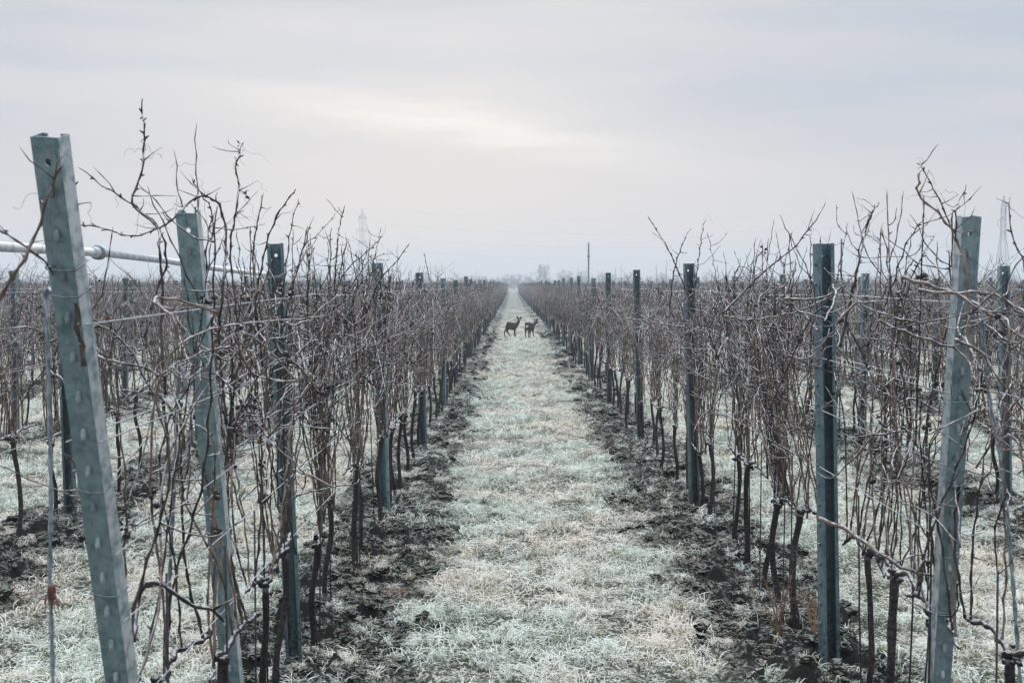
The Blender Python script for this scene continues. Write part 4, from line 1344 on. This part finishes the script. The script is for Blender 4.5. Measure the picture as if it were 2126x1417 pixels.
# (photo x, top y, distance, prototype)
TREES = [(1112, 548, 560, 2), (1138, 546, 560, 0), (1160, 556, 600, 1), (1092, 566, 620, 3), (1060, 566, 600, 1), (1068, 572, 520, 3), (1052, 574, 640, 0), (1020, 573, 700, 3), (984, 570, 620, 1),
         (965, 568, 640, 3), (1000, 574, 760, 0), (1185, 572, 700, 3), (1470, 560, 640, 1), (1500, 563, 680, 3), (1535, 562, 660, 0), (1560, 570, 700, 2), (1700, 566, 690, 1), (1730, 570, 740, 3),
         (1862, 560, 600, 2), (1885, 566, 640, 0), (1600, 570, 760, 3), (1300, 572, 720, 1), (1380, 572, 760, 0), (180, 566, 640, 3), (230, 568, 660, 1), (260, 572, 700, 0), (60, 570, 690, 1), (660, 572, 720, 3), (880, 574, 740, 1)]
for i, (px, py, d, q) in enumerate(TREES):
    b = pix(px, HORIZON, d); t = pix(px, py, d)
    root = empty("bare_tree", (b[0], d, 0), i * 1.7)
    s = t[2] / max(v.co.z for v in tree_protos[q][1].vertices); root.scale = (s, s, s)
    if 1040 < px < 1170: where = f"{ordinal(sorted(p[0] for p in TREES if 1040 < p[0] < 1170).index(px))} from the left at the far end of the path"
    elif px < 1040: where = f"{ordinal(sorted(p[0] for p in TREES if p[0] <= 1040).index(px))} from the left on the horizon left of the path"
    else: where = f"{ordinal(sorted(p[0] for p in TREES if p[0] >= 1170).index(px))} from the path on the horizon right of it"
    tag(root, "hazy bare tree, " + where, "tree", "hazy trees on the horizon")
    for me in tree_protos[q]:
        c = bpy.data.objects.new(me.name.split('.')[0], me); COL.objects.link(c); c.parent = root

bush = [tree_meshes(20 + i, 6.0, 0.8) for i in range(3)]
bsrc = []
for tr_, cr_ in bush:
    bm = bmesh.new(); bm.from_mesh(tr_); bm.from_mesh(cr_)
    me = bpy.data.meshes.new("thicket_bush"); bm.to_mesh(me); bm.free(); me.materials.append(M['far_bark'])
    bsrc.append(bpy.data.objects.new("thicket_bush", me))
n = 900
bx = grng.uniform(-520, 520, n); by = grng.uniform(740, 1080, n); s = grng.uniform(0.8, 2.0, n) * (0.7 + 0.9 * (vnoise(bx * 0.02, by * 0.0, 40) + 0.5))
bx = np.concatenate([bx, grng.uniform(-6, 9, 26)]); by = np.concatenate([by, grng.uniform(470, 620, 26)]); s = np.concatenate([s, grng.uniform(0.7, 1.2, 26)]); n = len(bx)
scatter("treeline", bsrc, np.stack([bx, by, np.zeros(n)], 1), np.stack([np.zeros(n), np.zeros(n), grng.uniform(0, 6.28, n)], 1), np.stack([s, s, s * 0.95], 1), grng.integers(0, 3, n),
        "pale blue hazy line of woods along the horizon", "woods")


def build_pylon(px, top_y, arm_ys, d, half_base, label, yaw):
    b = pix(px, HORIZON, d); H_ = pix(px, top_y, d)[2]
    zs = [pix(px, y, d)[2] for y in arm_ys]
    root = empty("lattice_pylon", (b[0], d, 0), yaw); tag(root, label, "pylon", "power pylons on the horizon")
    r = 0.065

    def hwid(z):
        zt = zs[0]
        return half_base + (0.55 - half_base) * min(z / zs[-1], 1) if z < zs[-1] else (0.55 if z <= zt else 0.55 * max(0.05, (H_ - z) / (H_ - zt)))
    lv = [0, zs[-1] * 0.3, zs[-1] * 0.55, zs[-1] * 0.78, zs[-1]] + [(zs[-1] + zs[1]) / 2, zs[1], (zs[1] + zs[0]) / 2, zs[0], (zs[0] + H_) / 2, H_]
    m = MB()
    corner = lambda z, i: np.array((hwid(z) * (1, 1, -1, -1)[i], hwid(z) * (1, -1, -1, 1)[i], z))
    for a, c in zip(lv, lv[1:]):
        for i in range(4):
            j = (i + 1) % 4
            m.tube([corner(a, i), corner(c, i)], r, 4)
            m.tube([corner(a, i), corner(c, j)], r * 0.6, 3); m.tube([corner(a, j), corner(c, i)], r * 0.6, 3); m.tube([corner(c, i), corner(c, j)], r * 0.6, 3)
    m.build("lattice_tower", M['far_steel'], root)
    tips = []
    for q, z in enumerate(zs):
        A = (1.6, 2.45, 1.8)[q]
        m = MB()
        for s_ in (-1, 1):
            for y_ in (-1, 1):
                m.tube([(0, y_ * 0.45, z), (s_ * A, 0, z)], r * 0.9, 4); m.tube([(s_ * 0.45, y_ * 0.45, z + 0.75), (s_ * A, 0, z + 0.05)], r * 0.7, 4)
            tips.append(Matrix.Rotation(yaw, 3, 'Z') @ Vector((s_ * A, 0, 0)) + Vector((b[0], d, z - 1.1)))
        arm = m.build("cross_arm", M['far_steel'], root)
        for s_ in (-1, 1):
            mi = MB(); mi.tube([(s_ * A, 0, z), (s_ * A, 0, z - 0.55), (s_ * A, 0, z - 1.1)], [0.06, 0.08, 0.05], 5); mi.build("insulator", M['far_steel'], arm)
    return tips, Vector((b[0], d, H_))


tl, top_l = build_pylon(753, 431, (452, 479, 504), 375, 2.2, "hazy lattice power pylon standing on the horizon left of the path", 0.9)
tr_, top_r = build_pylon(2081, 405, (428, 458, 485), 345, 2.2, "hazy lattice power pylon behind the end post right of the path", 0.9)
for i, (a, c) in enumerate(list(zip(tl, tr_)) + [(top_l, top_r)]):
    a, c = np.array(a), np.array(c); t = np.linspace(0, 1, 40)[:, None]
    P = a + (c - a) * t; P[:, 2] -= (5.0 * 4 * t * (1 - t))[:, 0]
    m = MB(); m.tube(P, 0.007, 4); o = m.build("power_cable", M['far_steel'])
    lvl = "topmost earth" if i == 6 else ("upper", "middle", "lower")[i // 2]
    arm_ = "" if i == 6 else (" nearer" if i % 2 == 0 else " farther")
    tag(o, f"faint {lvl}{arm_} power cable sagging between the two pylons", "cable", "power cables")

# ------------------------------------------------------------------ winter haze
hm = bpy.data.materials.new("winter_haze"); hm.use_nodes = True
hn, hl = hm.node_tree.nodes, hm.node_tree.links
hn.clear()
ho = hn.new("ShaderNodeOutputMaterial"); pv = hn.new("ShaderNodeVolumePrincipled")
pv.inputs["Color"].default_value = (0.78, 0.85, 0.91, 1)
pv.inputs["Density"].default_value = 0.0015
pv.inputs["Anisotropy"].default_value = 0.1
hl.new(pv.outputs[0], ho.inputs["Volume"])
m = MB(); m.box((-1260, -40, -2.0), (1260, 1560, 29.5)); hz_o = m.build("haze", hm, smooth=False)
tag(hz_o, "pale winter haze filling the air over the vineyard", "haze", kind="stuff")
